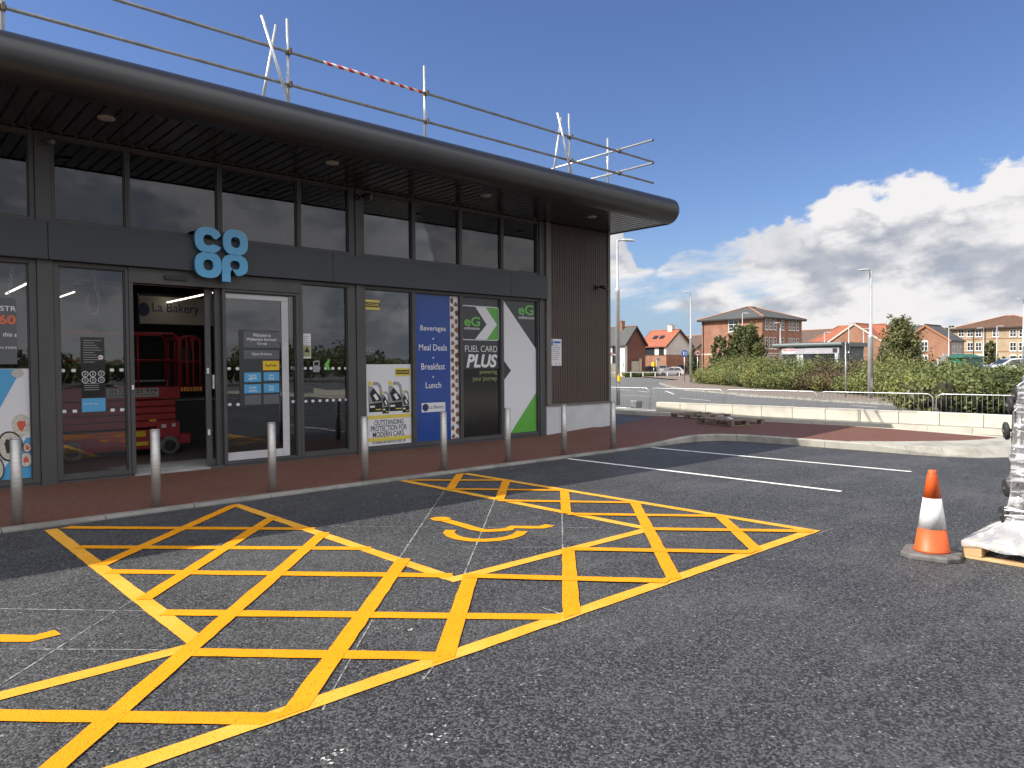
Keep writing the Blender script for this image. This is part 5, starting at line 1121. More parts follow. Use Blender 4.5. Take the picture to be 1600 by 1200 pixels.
for px, D, yt, sg_, lab in ((1160, 92, 489, 1, 'thin street lamp rising in front of the lit brick face of the three storey block'), (1219, 88, 504, -1, 'thin street lamp in front of the shaded side of the three storey block'), (1288, 105, 519, 1, 'short thin street lamp in front of the orange tiled roof'), (1326, 70, 504, 1, 'thin street lamp standing behind the grey kiosk with the sign band'),
                            (1349, 78, 513, 1, 'thin street lamp left of the large tree in the hedge'), (1482, 80, 512, 1, 'thin street lamp beside the green substation and brick gable house'), (1536, 84, 512, -1, 'thin street lamp in front of the buff brick flats, left of the small tree'), (1557, 84, 509, 1, 'thin street lamp behind the small tree at the buff brick flats'), (1598, 60, 466, -1, 'street lamp at the far right edge of the picture')):
    lamp(px, D, yt, lab, sg_, .07 * D / 70, .05 * D / 70, .45, -.2, D / 70, 'distant street lamps', False)
def facing():  # frame for boards turned to the camera: origin-less axes
    return RH, Vector((0, 0, 1))
def road_sign(px, ybase, ydisc, D, kind, label):
    x, y = AT(px, D); zc = ZAT(px, ydisc, D); r = thing('road_sign', label, 'road sign', (x, y, -.2)); u, w = facing(); nn = u.cross(w)
    mb = MB(); mb.tube([(x, y, -.2), (x, y, zc + .25)], .045, 10); mb.build('post', 'galvanised', r)
    c = Vector((x, y, zc)) + nn * .06; R_ = .33
    mb = MB(); mb.slab(disc(0, 0, R_, n=32), c, u, w, .02); pl = mb.build('plate', {'limit': 'vinyl_white', 'blue': 'road_blue', 'back': 'galvanised_dull'}[kind], r)
    if kind == 'limit':
        mb = MB(); plane_add(mb, curve_mesh([disc(0, 0, R_ * .97, n=32), disc(0, 0, R_ * .72, n=32)], .004), c + nn * .022, u, w); mb.build('red_ring', 'sign_red', pl)
        mb = MB(); plane_add(mb, fit(text_mesh('40', .02, 0, .004), -.17, .17, -.12, .12), c + nn * .024, u, w); mb.build('lettering', 'ink_black', pl)
    if kind == 'blue':
        mb = MB(); mb.slab([(-.05, -.2), (.05, -.2), (.05, .05), (.13, .05), (0, .22), (-.13, .05), (-.05, .05)], c + nn * .022 + u * -.09, u, w, .004); mb.slab(disc(.14, .08, .05), c + nn * .022, u, w, .004); mb.slab([(.09, .0), (.19, .0), (.17, -.2), (.11, -.2)], c + nn * .022, u, w, .004); mb.build('symbol', 'ink_white', pl)
    return r
road_sign(1069.5, 595, 552, 74, 'blue', 'round blue sign on a grey post left of the hedge')
road_sign(1090, 595, 551.5, 76, 'limit', 'round white speed limit sign with red ring at the left end of the hedge'); road_sign(956, 586, 553.5, 112, 'limit', 'round white speed limit sign with red ring by the white house')
r = thing('sign_post', 'tall thin dark post with small narrow boards seen edge on in front of the hedge', 'sign post', (*AT(1321.5, 37), -.15)); x, y = AT(1321.5, 37); zt = ZAT(1321.5, 535, 37)
mb = MB(); mb.tube([(x, y, -.15), (x, y, zt)], .045, 10); mb.build('post', 'galvanised', r)
mb = MB(); d = Vector((CW[0], CW[1], 0)).normalized(); mb.beam(Vector((x, y, zt - .75)) - d * .3, Vector((x, y, zt - .75)) + d * .3, .05, .42); mb.beam(Vector((x, y, zt - .25)) - d * .3, Vector((x, y, zt - .25)) + d * .3, .05, .42); mb.build('board', 'timber_dark', r)

# ------------------------------------------------------------------ houses beyond the road
def yat(px, X): return float(onX(px, 560, X)[1])
def xat(px, Y): return float(onY(px, 560, Y)[0])
def win(b, face, c, w, h, mat_='upvc', bars=(1, 1), arch=False, pane='pane_dark'):
    """window proud of a wall: face 'x' looks towards -x, face 'y' towards -y; c = centre on the wall surface"""
    u, n = (Vector((0, -1, 0)), Vector((-1, 0, 0))) if face == 'x' else (Vector((1, 0, 0)), Vector((0, -1, 0)))
    c = Vector([float(k) for k in c]); up = Vector((0, 0, 1)); t = .09; mb = MB()
    def bx(a0, a1, b0, b1, d0, d1):
        v = [c + u * a + up * z + n * d for d in (d0, d1) for z in (b0, b1) for a in (a0, a1)]
        mb.add(v, [(0, 1, 3, 2), (4, 6, 7, 5), (0, 4, 5, 1), (2, 3, 7, 6), (0, 2, 6, 4), (1, 5, 7, 3)])
    bx(-w / 2, -w / 2 + t, -h / 2, h / 2, 0, .06); bx(w / 2 - t, w / 2, -h / 2, h / 2, 0, .06); bx(-w / 2 + t, w / 2 - t, h / 2 - t, h / 2, 0, .058); bx(-w / 2 + t, w / 2 - t, -h / 2, -h / 2 + t, 0, .058)
    bx(-w / 2 - .08, w / 2 + .08, -h / 2 - .1, -h / 2 - .002, 0, .10)
    for k in range(bars[0]): a = -w / 2 + w * (k + 1) / (bars[0] + 1); bx(a - .04, a + .04, -h / 2 + t, h / 2 - t, .0, .045)
    for k in range(bars[1]): z = -h / 2 + h * (k + 1) / (bars[1] + 1); bx(-w / 2 + t, w / 2 - t, z - .035, z + .035, 0, .042)
    if arch: mb.slab([(w / 2 * math.cos(a), h / 2 + w * .22 * math.sin(a)) for a in (PI * k / 10 for k in range(11))], c + n * .0, u, up, .06)
    f = mb.build('window', mat_, b); mb = MB(); mb.slab([(-w / 2 + t, -h / 2 + t), (w / 2 - t, -h / 2 + t), (w / 2 - t, h / 2 - t), (-w / 2 + t, h / 2 - t)], c + n * .002, u, up, .018); mb.build('pane', pane, f)
def hip_roof(b, x0, x1, y0, y1, z, h, m, o=.45, inset=None, ridge_axis=None):
    x0 -= o; x1 += o; y0 -= o; y1 += o; lx, ly = x1 - x0, y1 - y0
    ax = ridge_axis or ('x' if lx > ly else 'y'); ins = inset if inset is not None else min(lx, ly) / 2
    R0, R1 = ((x0 + ins, (y0 + y1) / 2), (x1 - ins, (y0 + y1) / 2)) if ax == 'x' else (((x0 + x1) / 2, y0 + ins), ((x0 + x1) / 2, y1 - ins))
    v = [(x0, y0, z), (x1, y0, z), (x1, y1, z), (x0, y1, z), (*R0, z + h), (*R1, z + h)] + [(x0, y0, z - .22), (x1, y0, z - .22), (x1, y1, z - .22), (x0, y1, z - .22)]
    f = [(0, 1, 5, 4), (1, 2, 5), (2, 3, 4, 5), (3, 0, 4)] if ax == 'x' else [(0, 1, 4), (1, 2, 5, 4), (2, 3, 5), (3, 0, 4, 5)]
    mb = MB(); mb.add(v, f); r = mb.build('roof', m, b)
    mb = MB(); mb.add([(q[0], q[1], q[2] - .004) for q in v[:4]] + v[6:], [(0, 4, 5, 1), (1, 5, 6, 2), (2, 6, 7, 3), (3, 7, 4, 0), (7, 6, 5, 4)]); mb.build('eaves_board', 'timber_dark', b)
    mb = MB()
    for p, q in ((v[4], v[5]), (v[0], v[4]), (v[1], v[5] if ax == 'x' else v[4]), (v[2], v[5]), (v[3], v[4] if ax == 'x' else v[5])): mb.tube([Vector(p) + Vector((0, 0, .03)), Vector(q) + Vector((0, 0, .03))], .11, 6)
    mb.build('ridge_tiles', 'ridge_tile', r); return r
def gable_roof(b, x0, x1, y0, y1, z, h, m, axis, o=.35, ridge_m='ridge_tile', barge='timber_dark'):
    t = .18
    if axis == 'y':
        xm = (x0 + x1) / 2; k = h / ((x1 - x0) / 2); prof = [(x0 - o, z - o * k), (xm, z + h), (x1 + o, z - o * k)]; P = lambda u, w, y: (u, y, w); a0, a1 = y0 - o, y1 + o
    else:
        ym = (y0 + y1) / 2; k = h / ((y1 - y0) / 2); prof = [(y0 - o, z - o * k), (ym, z + h), (y1 + o, z - o * k)]; P = lambda u, w, x: (x, u, w); a0, a1 = x0 - o, x1 + o
    mb = MB(); v = []
    for a in (a0, a1):
        v += [P(u, w + t, a) for u, w in prof] + [P(u, w, a) for u, w in prof]
    mb.add(v, [(0, 1, 7, 6), (1, 2, 8, 7), (4, 3, 9, 10), (5, 4, 10, 11), (0, 6, 9, 3), (2, 5, 11, 8)]); r = mb.build('roof', m, b)
    mb = MB()
    for a in (a0, a1):
        for i in (0, 1): mb.beam(P(prof[i][0], prof[i][1] + .05, a), P(prof[i + 1][0], prof[i + 1][1] + .05, a), .06, .26)
    each(mb, 'barge_board', barge, b)
    mb = MB(); mb.tube([P(prof[1][0], prof[1][1] + t + .03, a0), P(prof[1][0], prof[1][1] + t + .03, a1)], .11, 6); mb.build('ridge_tiles', ridge_m, r); return r
def gable_wall(b, x0, x1, y0, y1, z0, z, h, m, axis, name='wall'):
    mb = MB(); mb.box(x0, x1, y0, y1, z0, z)
    if axis == 'y': mb.add([(x0, y0, z), (x1, y0, z), ((x0 + x1) / 2, y0, z + h), (x0, y1, z), (x1, y1, z), ((x0 + x1) / 2, y1, z + h)], [(0, 1, 2), (5, 4, 3), (0, 2, 5, 3), (2, 1, 4, 5)])
    else: mb.add([(x0, y0, z), (x0, y1, z), (x0, (y0 + y1) / 2, z + h), (x1, y0, z), (x1, y1, z), (x1, (y0 + y1) / 2, z + h)], [(2, 1, 0), (3, 4, 5), (0, 3, 5, 2), (2, 5, 4, 1)])
    return mb.build(name, m, b)
def chimney(b, x, y, z0, z1, m='brick_red', pots=1, w=.75):
    mb = MB(); mb.box(x - w / 2, x + w / 2, y - w / 2, y + w / 2, z0, z1 - .12); mb.box(x - w / 2 - .06, x + w / 2 + .06, y - w / 2 - .06, y + w / 2 + .06, z1 - .12, z1); c = mb.build('chimney', m, b)
    mb = MB()
    for k in range(pots): mb.lathe([(.12, z1), (.10, z1 + .35)], (x, y + (k - (pots - 1) / 2) * .35, 0), 10)
    each(mb, 'pot', 'ridge_tile', c)
GZ = -.25
# three storey brick block
D = 105; cx, cy = AT(1191, D); x1 = xat(1252.6, cy); y1 = yat(1096.5, cx); ze = ZAT(1191, 497, D)
b = thing('brick_block', 'three storey red brick block with grey hipped roof behind the round tree', 'building', (cx, cy, GZ))
mb = MB(); mb.box(cx, x1, cy, y1, GZ, ze); mb.build('wall', 'brick_red', b); 
hip_roof(b, cx, x1, cy, y1, ze + .15, ZAT(1167, 481, D + 8) - ze - .1, 'tile_grey', .55)
p = onX(1146.5, 507, cx); win(b, 'x', p, 1.7, 2.1, bars=(1, 3))
for py, h in ((506.5, 1.55), (535.5, 1.7), (563, 1.7)):
    for px in (1197.5, 1204, 1210.5, 1222.6, 1234, 1239.8, 1245.7): p = onY(px, py + (px - 1197) * .045, cy); win(b, 'y', p, .78, h, bars=(0, 2))
mb = MB(); mb.box(cx - .03, x1 + .02, cy - .03, y1 + .02, ZAT(1191, 553, D), ZAT(1191, 551, D)); each(mb, 'string_course', 'block_concrete', b)
p = onX(1098, 540, cx); mb = MB(); mb.tube([(cx - .08, y1 - .3, GZ), (cx - .08, y1 - .3, ze)], .06, 6); each(mb, 'drain_pipe', 'timber_dark', b)
# white house with shaded brick gable, far left
D = 112; cx, cy = AT(977.5, D); x1 = xat(1008.5, cy); ze = ZAT(977, 537.5, D); zr = ZAT(992.5, 512, D + 2)
b = thing('house', 'white rendered house with grey roof, shaded brick gable and brick chimney', 'house', (cx, cy, GZ)); L = 34
mb = MB(); mb.box(cx, x1, cy + .12, cy + L, GZ, ze); mb.build('wall', 'render_white', b); gable_wall(b, cx + .6, x1, cy, cy + .1, GZ, ze, zr - ze, 'brick_dark', 'y', 'gable_wall'); gable_roof(b, cx, x1, cy, cy + L, ze, zr - ze, 'tile_grey', 'y', .3)
chimney(b, (cx + x1) / 2 - .2, cy + 2.6, zr - .6, ZAT(989, 501.5, D + 3))
for px in (950, 961):
    for py in (545, 563): p = onX(px, py, cx); win(b, 'x', p, 1.0, 1.35 if py < 550 else 1.6, 'timber_dark', (1, 1))
mb = MB(); mb.tube([(cx - .08, cy + 2.4, GZ), (cx - .08, cy + 2.4, ze)], .06, 6); each(mb, 'drain_pipe', 'timber_dark', b)
# orange roofed cottage
D = 124; cx, cy = AT(1041, D); y1 = yat(1000, cx); ze = ZAT(1041, 540, D); zr = ZAT(1036, 517, D + 3); wd = 7.5
b = thing('house', 'cottage with bright orange tiled roof, white upper wall and white chimney', 'house', (cx, cy, GZ)); zm = ZAT(1041, 554, D)
mb = MB(); mb.box(cx, cx + wd, cy, y1, zm, ze); mb.build('upper_wall', 'render_white', b); mb = MB(); mb.box(cx - .03, cx + wd, cy - .03, y1, GZ, zm - .004); mb.build('lower_wall', 'brick_red', b)
mb = MB(); mb.add([(cx, cy, ze), (cx + wd, cy, ze), (cx + wd / 2, cy, zr), (cx, y1, ze), (cx + wd, y1, ze), (cx + wd / 2, y1, zr)], [(0, 1, 2), (5, 4, 3), (0, 2, 5, 3), (2, 1, 4, 5)]); mb.build('gable', 'render_white', b)
gable_roof(b, cx, cx + wd, cy, y1, ze, zr - ze, 'tile_orange', 'y', .35); chimney(b, cx + wd / 2, cy + 1.6, zr - .5, ZAT(1031.5, 509, D + 4), 'render_white', 2, .9)
for px, w in ((1015.5, 1.9), (1033.5, 1.0)): p = onX(px, 548, cx); win(b, 'x', p, w, 1.35, 'timber_dark', (1, 0))
mb = MB()
for px in (1013.5, 1032): p = AT(px, D + 2.5); z_ = ZAT(px, 529.5, D + 2.5); y_ = p[1]; k_ = (zr - ze) / (wd / 2); x_ = cx + wd * .24; zz = ze + (x_ - cx) * k_ + .3; mb.beam((x_ - .35, y_, zz - .35 * k_), (x_ + .35, y_, zz + .35 * k_), .8, .08, (-k_, 0, 1))
each(mb, 'skylight', 'pane_dark', b)
# brown roofed stone house
D = 132; cx, cy = AT(1088, D); y1 = yat(1036, cx); ze = ZAT(1070, 543.5, D); zr = ZAT(1070, 525.5, D + 3); wd = 9
b = thing('house', 'stone fronted house with long brown tiled roof left of the three storey block', 'house', (cx, cy, GZ)); gable_wall(b, cx, cx + wd, cy, y1, GZ, ze, zr - ze, 'brick_buff', 'y'); gable_roof(b, cx, cx + wd, cy, y1, ze, zr - ze, 'tile_brown', 'y', .35)
for px, w in ((1051.5, 1.9), (1068, 1.9)): p = onX(px, 548, cx); win(b, 'x', p, w, 1.5, 'timber_dark', (2, 0))
# brown roof between the brick block and the orange roofs
D = 150; cx, cy = AT(1290, D); y1 = yat(1235, cx); ze = ZAT(1262, 534, D); zr = ZAT(1262, 516, D + 3)
b = thing('house', 'brown tiled house roof showing between the brick block and the orange roofs', 'house', (cx, cy, GZ)); gable_wall(b, cx, cx + 9, cy, y1, GZ, ze, zr - ze, 'brick_dark', 'y'); gable_roof(b, cx, cx + 9, cy, y1, ze, zr - ze, 'tile_brown', 'y')
# orange tiled house with brick gable wing
D = 118; cx, cy = AT(1384, D); y1 = yat(1269, cx); ze = ZAT(1290, 533, D); zr = ZAT(1300, 507.5, D + 4); wd = 11
b = thing('house', 'orange tiled house with a broad brick gable behind the grey kiosk', 'house', (cx, cy, GZ)); mb = MB(); mb.box(cx, cx + wd, cy, y1, GZ, ze); mb.build('wall', 'brick_red', b); hip_roof(b, cx, cx + wd, cy, y1, ze + .1, zr - ze, 'tile_orange', .4, 2.6, 'y')
gx = cx - 1.2; ga, gb = yat(1376, gx), yat(1295, gx); zg = ZAT(1336, 505, D - 1); gable_wall(b, gx, cx + 5, ga, gb, GZ, ze, zg - ze, 'brick_red', 'x', 'gable_wall'); gable_roof(b, gx, cx + 5, ga, gb, ze, zg - ze, 'tile_orange', 'x', .15, 'ridge_tile', 'block_concrete')
# low grey kiosk with sign band
D = 74; cx, cy = AT(1312, D); y1 = yat(1218, cx); x1 = xat(1350, cy); zt = ZAT(1290, 541, D)
b = thing('kiosk', 'low grey takeaway unit with curved roof edge and pale sign band behind the hedge', 'kiosk', (cx, cy, GZ)); mb = MB(); mb.box(cx, x1, cy, y1, GZ, zt); mb.build('wall', 'unit_grey', b)
zr0 = ZAT(1290, 534.5, D); mb = MB(); pr = [(cx - .22 - .18 * math.sin(a), (zr0 + zt) / 2 - (zr0 - zt) / 2 * math.cos(a)) for a in (PI * k / 8 for k in range(9))]; n = len(pr)
mb.add([(x, cy - .3, z) for x, z in pr] + [(x1 + .3, cy - .3, zr0), (x1 + .3, cy - .3, zt)] + [(x, y1 + .6, z) for x, z in pr] + [(x1 + .3, y1 + .6, zr0), (x1 + .3, y1 + .6, zt)], [tuple(range(n + 2))[::-1], tuple(range(n + 2, 2 * n + 4))] + [(k, (k + 1) % (n + 2), n + 2 + (k + 1) % (n + 2), n + 2 + k) for k in range(n + 2)]); mb.build('roof', 'unit_roof', b)
sx_ = cx - .12; ya, yb = yat(1311, sx_), yat(1221, sx_); za, zb_ = ZAT(1270, 552.5, D), ZAT(1270, 542.5, D)
mb = MB(); mb.box(sx_, cx - .001, ya, yb, za, zb_); bd = mb.build('sign_band', 'sign_lilac', b)
def kx(px, py): p = onX(px, py, sx_); return float(-p[1]), float(p[2])
def ktext(s, x0, y0, x1_, y1_, m, bold=.02):
    a, c = kx(x0, y1_), kx(x1_, y0); mb = MB(); plane_add(mb, fit(text_mesh(s, bold, 0, .01), a[0], c[0], a[1], c[1]), (sx_ - .012, 0, 0), (0, -1, 0), (0, 0, 1)); return mb.build('lettering', m, bd)
a, c = kx(1222, 552), kx(1245, 543.5); mb = MB(); mb.slab(disc((a[0] + c[0]) / 2, (a[1] + c[1]) / 2, (c[0] - a[0]) / 2, (c[1] - a[1]) / 2 + .05, 24), (sx_ - .002, 0, 0), (0, -1, 0), (0, 0, 1), .01); mb.build('logo', 'vinyl_white', bd)
ktext('PAPA JOHNS', 1223, 545.2, 1244, 550.5, 'sign_red', .03); ktext('BETTER INGREDIENTS', 1259, 543.8, 1290, 547, 'vinyl_white'); ktext('BETTER PIZZA', 1259, 548.2, 1279, 551.6, 'vinyl_white')
a, c = kx(1301, 551), kx(1308, 544); mb = MB(); mb.slab([(a[0], a[1]), (c[0], a[1]), (c[0], c[1]), (a[0], c[1])], (sx_ - .003, 0, 0), (0, -1, 0), (0, 0, 1), .01); mb.build('logo', 'timber_dark', bd)
for p0, p1 in ((1224, 1243), (1256, 1306)): p = onX((p0 + p1) / 2, 562, cx); q = onX(p0, 562, cx); s_ = onX(p1, 562, cx); win(b, 'x', p, abs(q[1] - s_[1]), 1.9, 'timber_dark', (3, 0))
p = onX(1250, 562, cx); mb = MB(); mb.box(cx - .05, cx - .001, p[1] - .35, p[1] + .35, GZ, p[2] + .8); mb.build('door', 'plinth_white', b)
p = AT(1307.5, D - 1); mb = MB(); mb.box(p[0] - .15, p[0] + .15, p[1] - .15, p[1] + .15, GZ, za - .02); mb.build('pier', 'plinth_white', b)
# brick gable house right of the large tree, grey roof, shaded side
D = 104; cx, cy = AT(1484, D); y1 = yat(1409, cx); x1 = xat(1506, cy); ze = ZAT(1484, 532, D); zr = ZAT(1447, 508, D)
b = thing('house', 'red brick house with white arched gable windows and grey roof right of the large tree', 'house', (cx, cy, GZ)); gable_wall(b, cx, x1, cy, y1, GZ, ze, zr - ze, 'brick_red', 'x'); gable_roof(b, cx, x1, cy, y1, ze, zr - ze, 'tile_grey', 'x', .2, 'tile_grey', 'ridge_tile')
for py in (541, 563): p = onX(1444.5, py, cx); win(b, 'x', p, 1.0, 1.35, bars=(1, 1), arch=True)
for k in range(4):
    for py in (542, 560): p = onY(1488.5 + 4.3 * k, py, cy); win(b, 'y', p, .9, 1.8, bars=(1, 1))
D = 150; cx, cy = AT(1450, D); y1 = yat(1385, cx); ze = ZAT(1420, 527, D); zr = ZAT(1420, 510, D + 3)
b = thing('house', 'distant grey slate roof showing behind the large tree', 'house', (cx, cy, GZ)); gable_wall(b, cx, cx + 9, cy, y1, GZ, ze, zr - ze, 'brick_dark', 'y'); gable_roof(b, cx, cx + 9, cy, y1, ze, zr - ze, 'tile_grey', 'y', .3, 'tile_grey')
# buff brick flats at the right
D = 126; cx, _ = AT(1545, D); y1 = yat(1489, cx); y0 = yat(1640, cx); ze = ZAT(1545, 513.5, D); zr = ZAT(1560, 497.5, D + 8)
b = thing('flats', 'long three storey buff brick flats with rust brown hipped roof and white windows', 'building', (cx, (y0 + y1) / 2, GZ)); mb = MB(); mb.box(cx, cx + 13, y0, y1, GZ, ze); mb.build('wall', 'brick_buff', b); hip_roof(b, cx, cx + 13, y0, y1, ze + .15, zr - ze, 'tile_rust', .5)
for py, pxs in ((520.5, (1502, 1516, 1529, 1556, 1583, 1597.5, 1611)), (541.5, (1516, 1529, 1583, 1597, 1611)), (562, (1529, 1583, 1597))):
    for px in pxs: p = onX(px, py, cx); win(b, 'x', p, .98, 1.25 if py < 530 else 1.45, bars=(1, 1), arch=py > 550)
mb = MB()
for px in (1521, 1539): p = onX(px, 540, cx); mb.tube([(cx - .08, p[1], GZ), (cx - .08, p[1], ze)], .06, 6)
each(mb, 'drain_pipe', 'timber_dark', b)
mb = MB()
for py in (529.5, 549.5): p = onX(1540, py, cx); mb.box(cx - .035, cx - .001, y0, y1, p[2] - .08, p[2] + .08)
each(mb, 'string_course', 'brick_red', b)
# substation and small roadside boxes
D = 58; cx, cy = AT(1504, D); y1 = yat(1481, cx); x1 = xat(1536, cy); zt = ZAT(1490, 559.5, D)
b = thing('substation', 'dark green electricity substation cabinet with shallow pitched lid behind the hedge', 'substation', (cx, cy, GZ)); mb = MB(); mb.box(cx, x1, cy, y1, GZ, zt); mb.build('body', 'sub_green', b); mb = MB(); xm, ym = (cx + x1) / 2, (cy + y1) / 2
mb.add([(cx - .12, cy - .12, zt), (x1 + .12, cy - .12, zt), (x1 + .12, y1 + .12, zt), (cx - .12, y1 + .12, zt), (cx - .12, cy - .12, zt + .1), (x1 + .12, cy - .12, zt + .1), (x1 + .12, y1 + .12, zt + .1), (cx - .12, y1 + .12, zt + .1), (cx + .8, ym, zt + .34), (x1 - .8, ym, zt + .34)], [(3, 2, 1, 0), (0, 1, 5, 4), (1, 2, 6, 5), (2, 3, 7, 6), (3, 0, 4, 7), (4, 5, 9, 8), (5, 6, 9), (6, 7, 8, 9), (7, 4, 8)]); mb.build('lid', 'sub_green', b)
mb = MB(); p = onX(1486.5, 567, cx); mb.slab([(-.12, -.11), (.12, -.11), (0, .12)], (cx - .01, p[1], p[2]), (0, -1, 0), (0, 0, 1), .006); p = onY(1516, 567, cy); mb.slab([(-.12, -.11), (.12, -.11), (0, .12)], (p[0], cy - .01, p[2]), (1, 0, 0), (0, 0, 1), .006); each(mb, 'warning_triangle', 'tape_yellow', b)
r = thing('price_totem', 'small white and black roadside totem left of the green substation', 'sign', (*AT(1469, 57), GZ)); x, y = AT(1469, 57); u, w = facing(); zt = ZAT(1469, 560.5, 57)
mb = MB(); mb.slab([(-.27, 0), (.27, 0), (.27, zt - GZ), (-.27, zt - GZ)], (x, y, GZ), u, w, .2); pl = mb.build('body', 'plinth_white', r); nn = Vector(u).cross(Vector(w)); mb = MB(); mb.slab([(-.24, 0), (.24, 0), (.24, .35), (-.24, .35)], Vector((x, y, zt - .55)) + nn * .202, u, w, .01); mb.build('display', 'timber_dark', r)
r = thing('flag_sign', 'white flag shaped sign behind the small white totem', 'sign', (*AT(1474, 60), GZ)); x, y = AT(1474, 60); zt = ZAT(1474, 552.5, 60); mb = MB(); mb.slab([(-.22, -.7), (.1, -.7), (.1, -.25), (.25, -.2), (.25, .0), (-.02, .0), (-.02, -.15), (-.22, -.2)], (x, y, zt), u, w, .05); mb.build('panel', 'plinth_white', r); mb = MB(); mb.tube([(x, y + .06, GZ), (x, y + .06, zt)], .03, 6); mb.build('post', 'galvanised', r)
# ------------------------------------------------------------------ footpath island, far verge, lane marks
KL = [g2_ for g2_ in ((1029.5, 599), (1039, 602.3), (1068, 608.7), (1095, 610.7), (1138, 614.2), (1187, 619), (1240, 621.8), (1287, 625.5), (1431, 633.5), (1575, 642.5), (1700, 651))]
kl = [tuple(map(float, G(x, y, -.14)[:2])) for x, y in KL]
back = [(60, -40), (160, -60), (170, 60), (95, 75)] + [tuple(map(float, G(1062, 594, -.14)[:2])), tuple(map(float, G(1045, 595.5, -.14)[:2]))]
sheet('footpath', kl + back, -0.085, 'path_surface')
kerb('kerb', kl[::-1], -.14, lambda x, y: -0.075, -.3, 'kerb_concrete')
sheet('ground_cover_soil', [tuple(map(float, G(x, y, -.08)[:2])) for x, y in ((1078, 598), (1121, 601), (1208, 608), (1262, 610.5), (1364, 619), (1510, 630), (1700, 648))] + [(70, -30), (110, 20), (85, 55)], -0.080, 'verge_soil')
fa, fb = G(900, 589.5, -.2), G(1100, 585.5, -.2); fd = (fb - fa)[:2]
pv = [tuple(fa[:2]), tuple(fb[:2]), (fb[0] + 120, fb[1] + 5), (300, 300), (0, 300), (fa[0] - 40, fa[1] + 20)]
sheet('far_verge', [(float(a), float(b)) for a, b in pv], -0.10, 'path_surface')
kerb('kerb', [(float(fb[0]), float(fb[1])), (float(fa[0]), float(fa[1]))], -.2, lambda x, y: -0.06, -.3, 'kerb_concrete', step=3)
mb = MB(); z = -.196
def rs(x0, y0, x1, y1, w): 
    global z
    a, b = G(x0, y0, -.2), G(x1, y1, -.2); stroke(mb, (float(a[0]), float(a[1])), (float(b[0]), float(b[1])), w, z); z += .0003
for a in ((955, 607.5, 985, 610), (997, 611, 1012, 612.5), (960, 617, 1022, 619.5), (1040, 611, 1053, 616), (1062, 622, 1110, 626), (965, 592.5, 990, 592), (1010, 590.8, 1035, 590.2), (1245, 623.5, 1262, 624.5), (1330, 633.5, 1372, 636.5), (1285, 626.5, 1330, 629.5), (1150, 618, 1180, 620.5)): rs(*a, .12)
struct(mb.build('lane_marking', 'white_paint'))

# ------------------------------------------------------------------ foliage
def leaves(P, N, size, jitter=.75, flat=1.0):
    """P points, N outward directions -> quads (numpy), one leaf-spray each"""
    n = len(P); nn = N + RNG.normal(0, jitter, (n, 3)); nn /= np.linalg.norm(nn, axis=1)[:, None]
    t = np.cross(nn, RNG.normal(0, 1, (n, 3))); t /= np.linalg.norm(t, axis=1)[:, None] + 1e-9; b = np.cross(nn, t)
    s = (size * RNG.uniform(.6, 1.35, n))[:, None]
    q = np.stack([P - t * s, P - b * s * .55 + nn * s * .12, P + t * s, P + b * s * .55 + nn * s * .12], 1)
    return q.reshape(-1, 3)
def leaf_object(name, V, m, parent=None):
    r = parent; o0 = np.zeros(3)
    if parent is not None:
        while r.parent: r = r.parent
        o0 = np.array(r.location)
    me = bpy.data.meshes.new(name); n = len(V) // 4; me.vertices.add(len(V)); me.vertices.foreach_set('co', (V - o0).astype(np.float32).ravel())
    me.loops.add(4 * n); me.loops.foreach_set('vertex_index', np.arange(4 * n, dtype=np.int32)); me.polygons.add(n); me.polygons.foreach_set('loop_start', np.arange(0, 4 * n, 4, dtype=np.int32))
    me.update(calc_edges=True); me.validate(); return link(name, me, m, parent)
def blob_pts(c, rad, n, shell=.55, low=-1.0):
    d = RNG.normal(0, 1, (n, 3)); d /= np.linalg.norm(d, axis=1)[:, None]; d = d[d[:, 2] > low]
    rr = (1 - shell * RNG.random(len(d)) ** 2)[:, None]; return np.array(c) + d * rr * np.array(rad), d
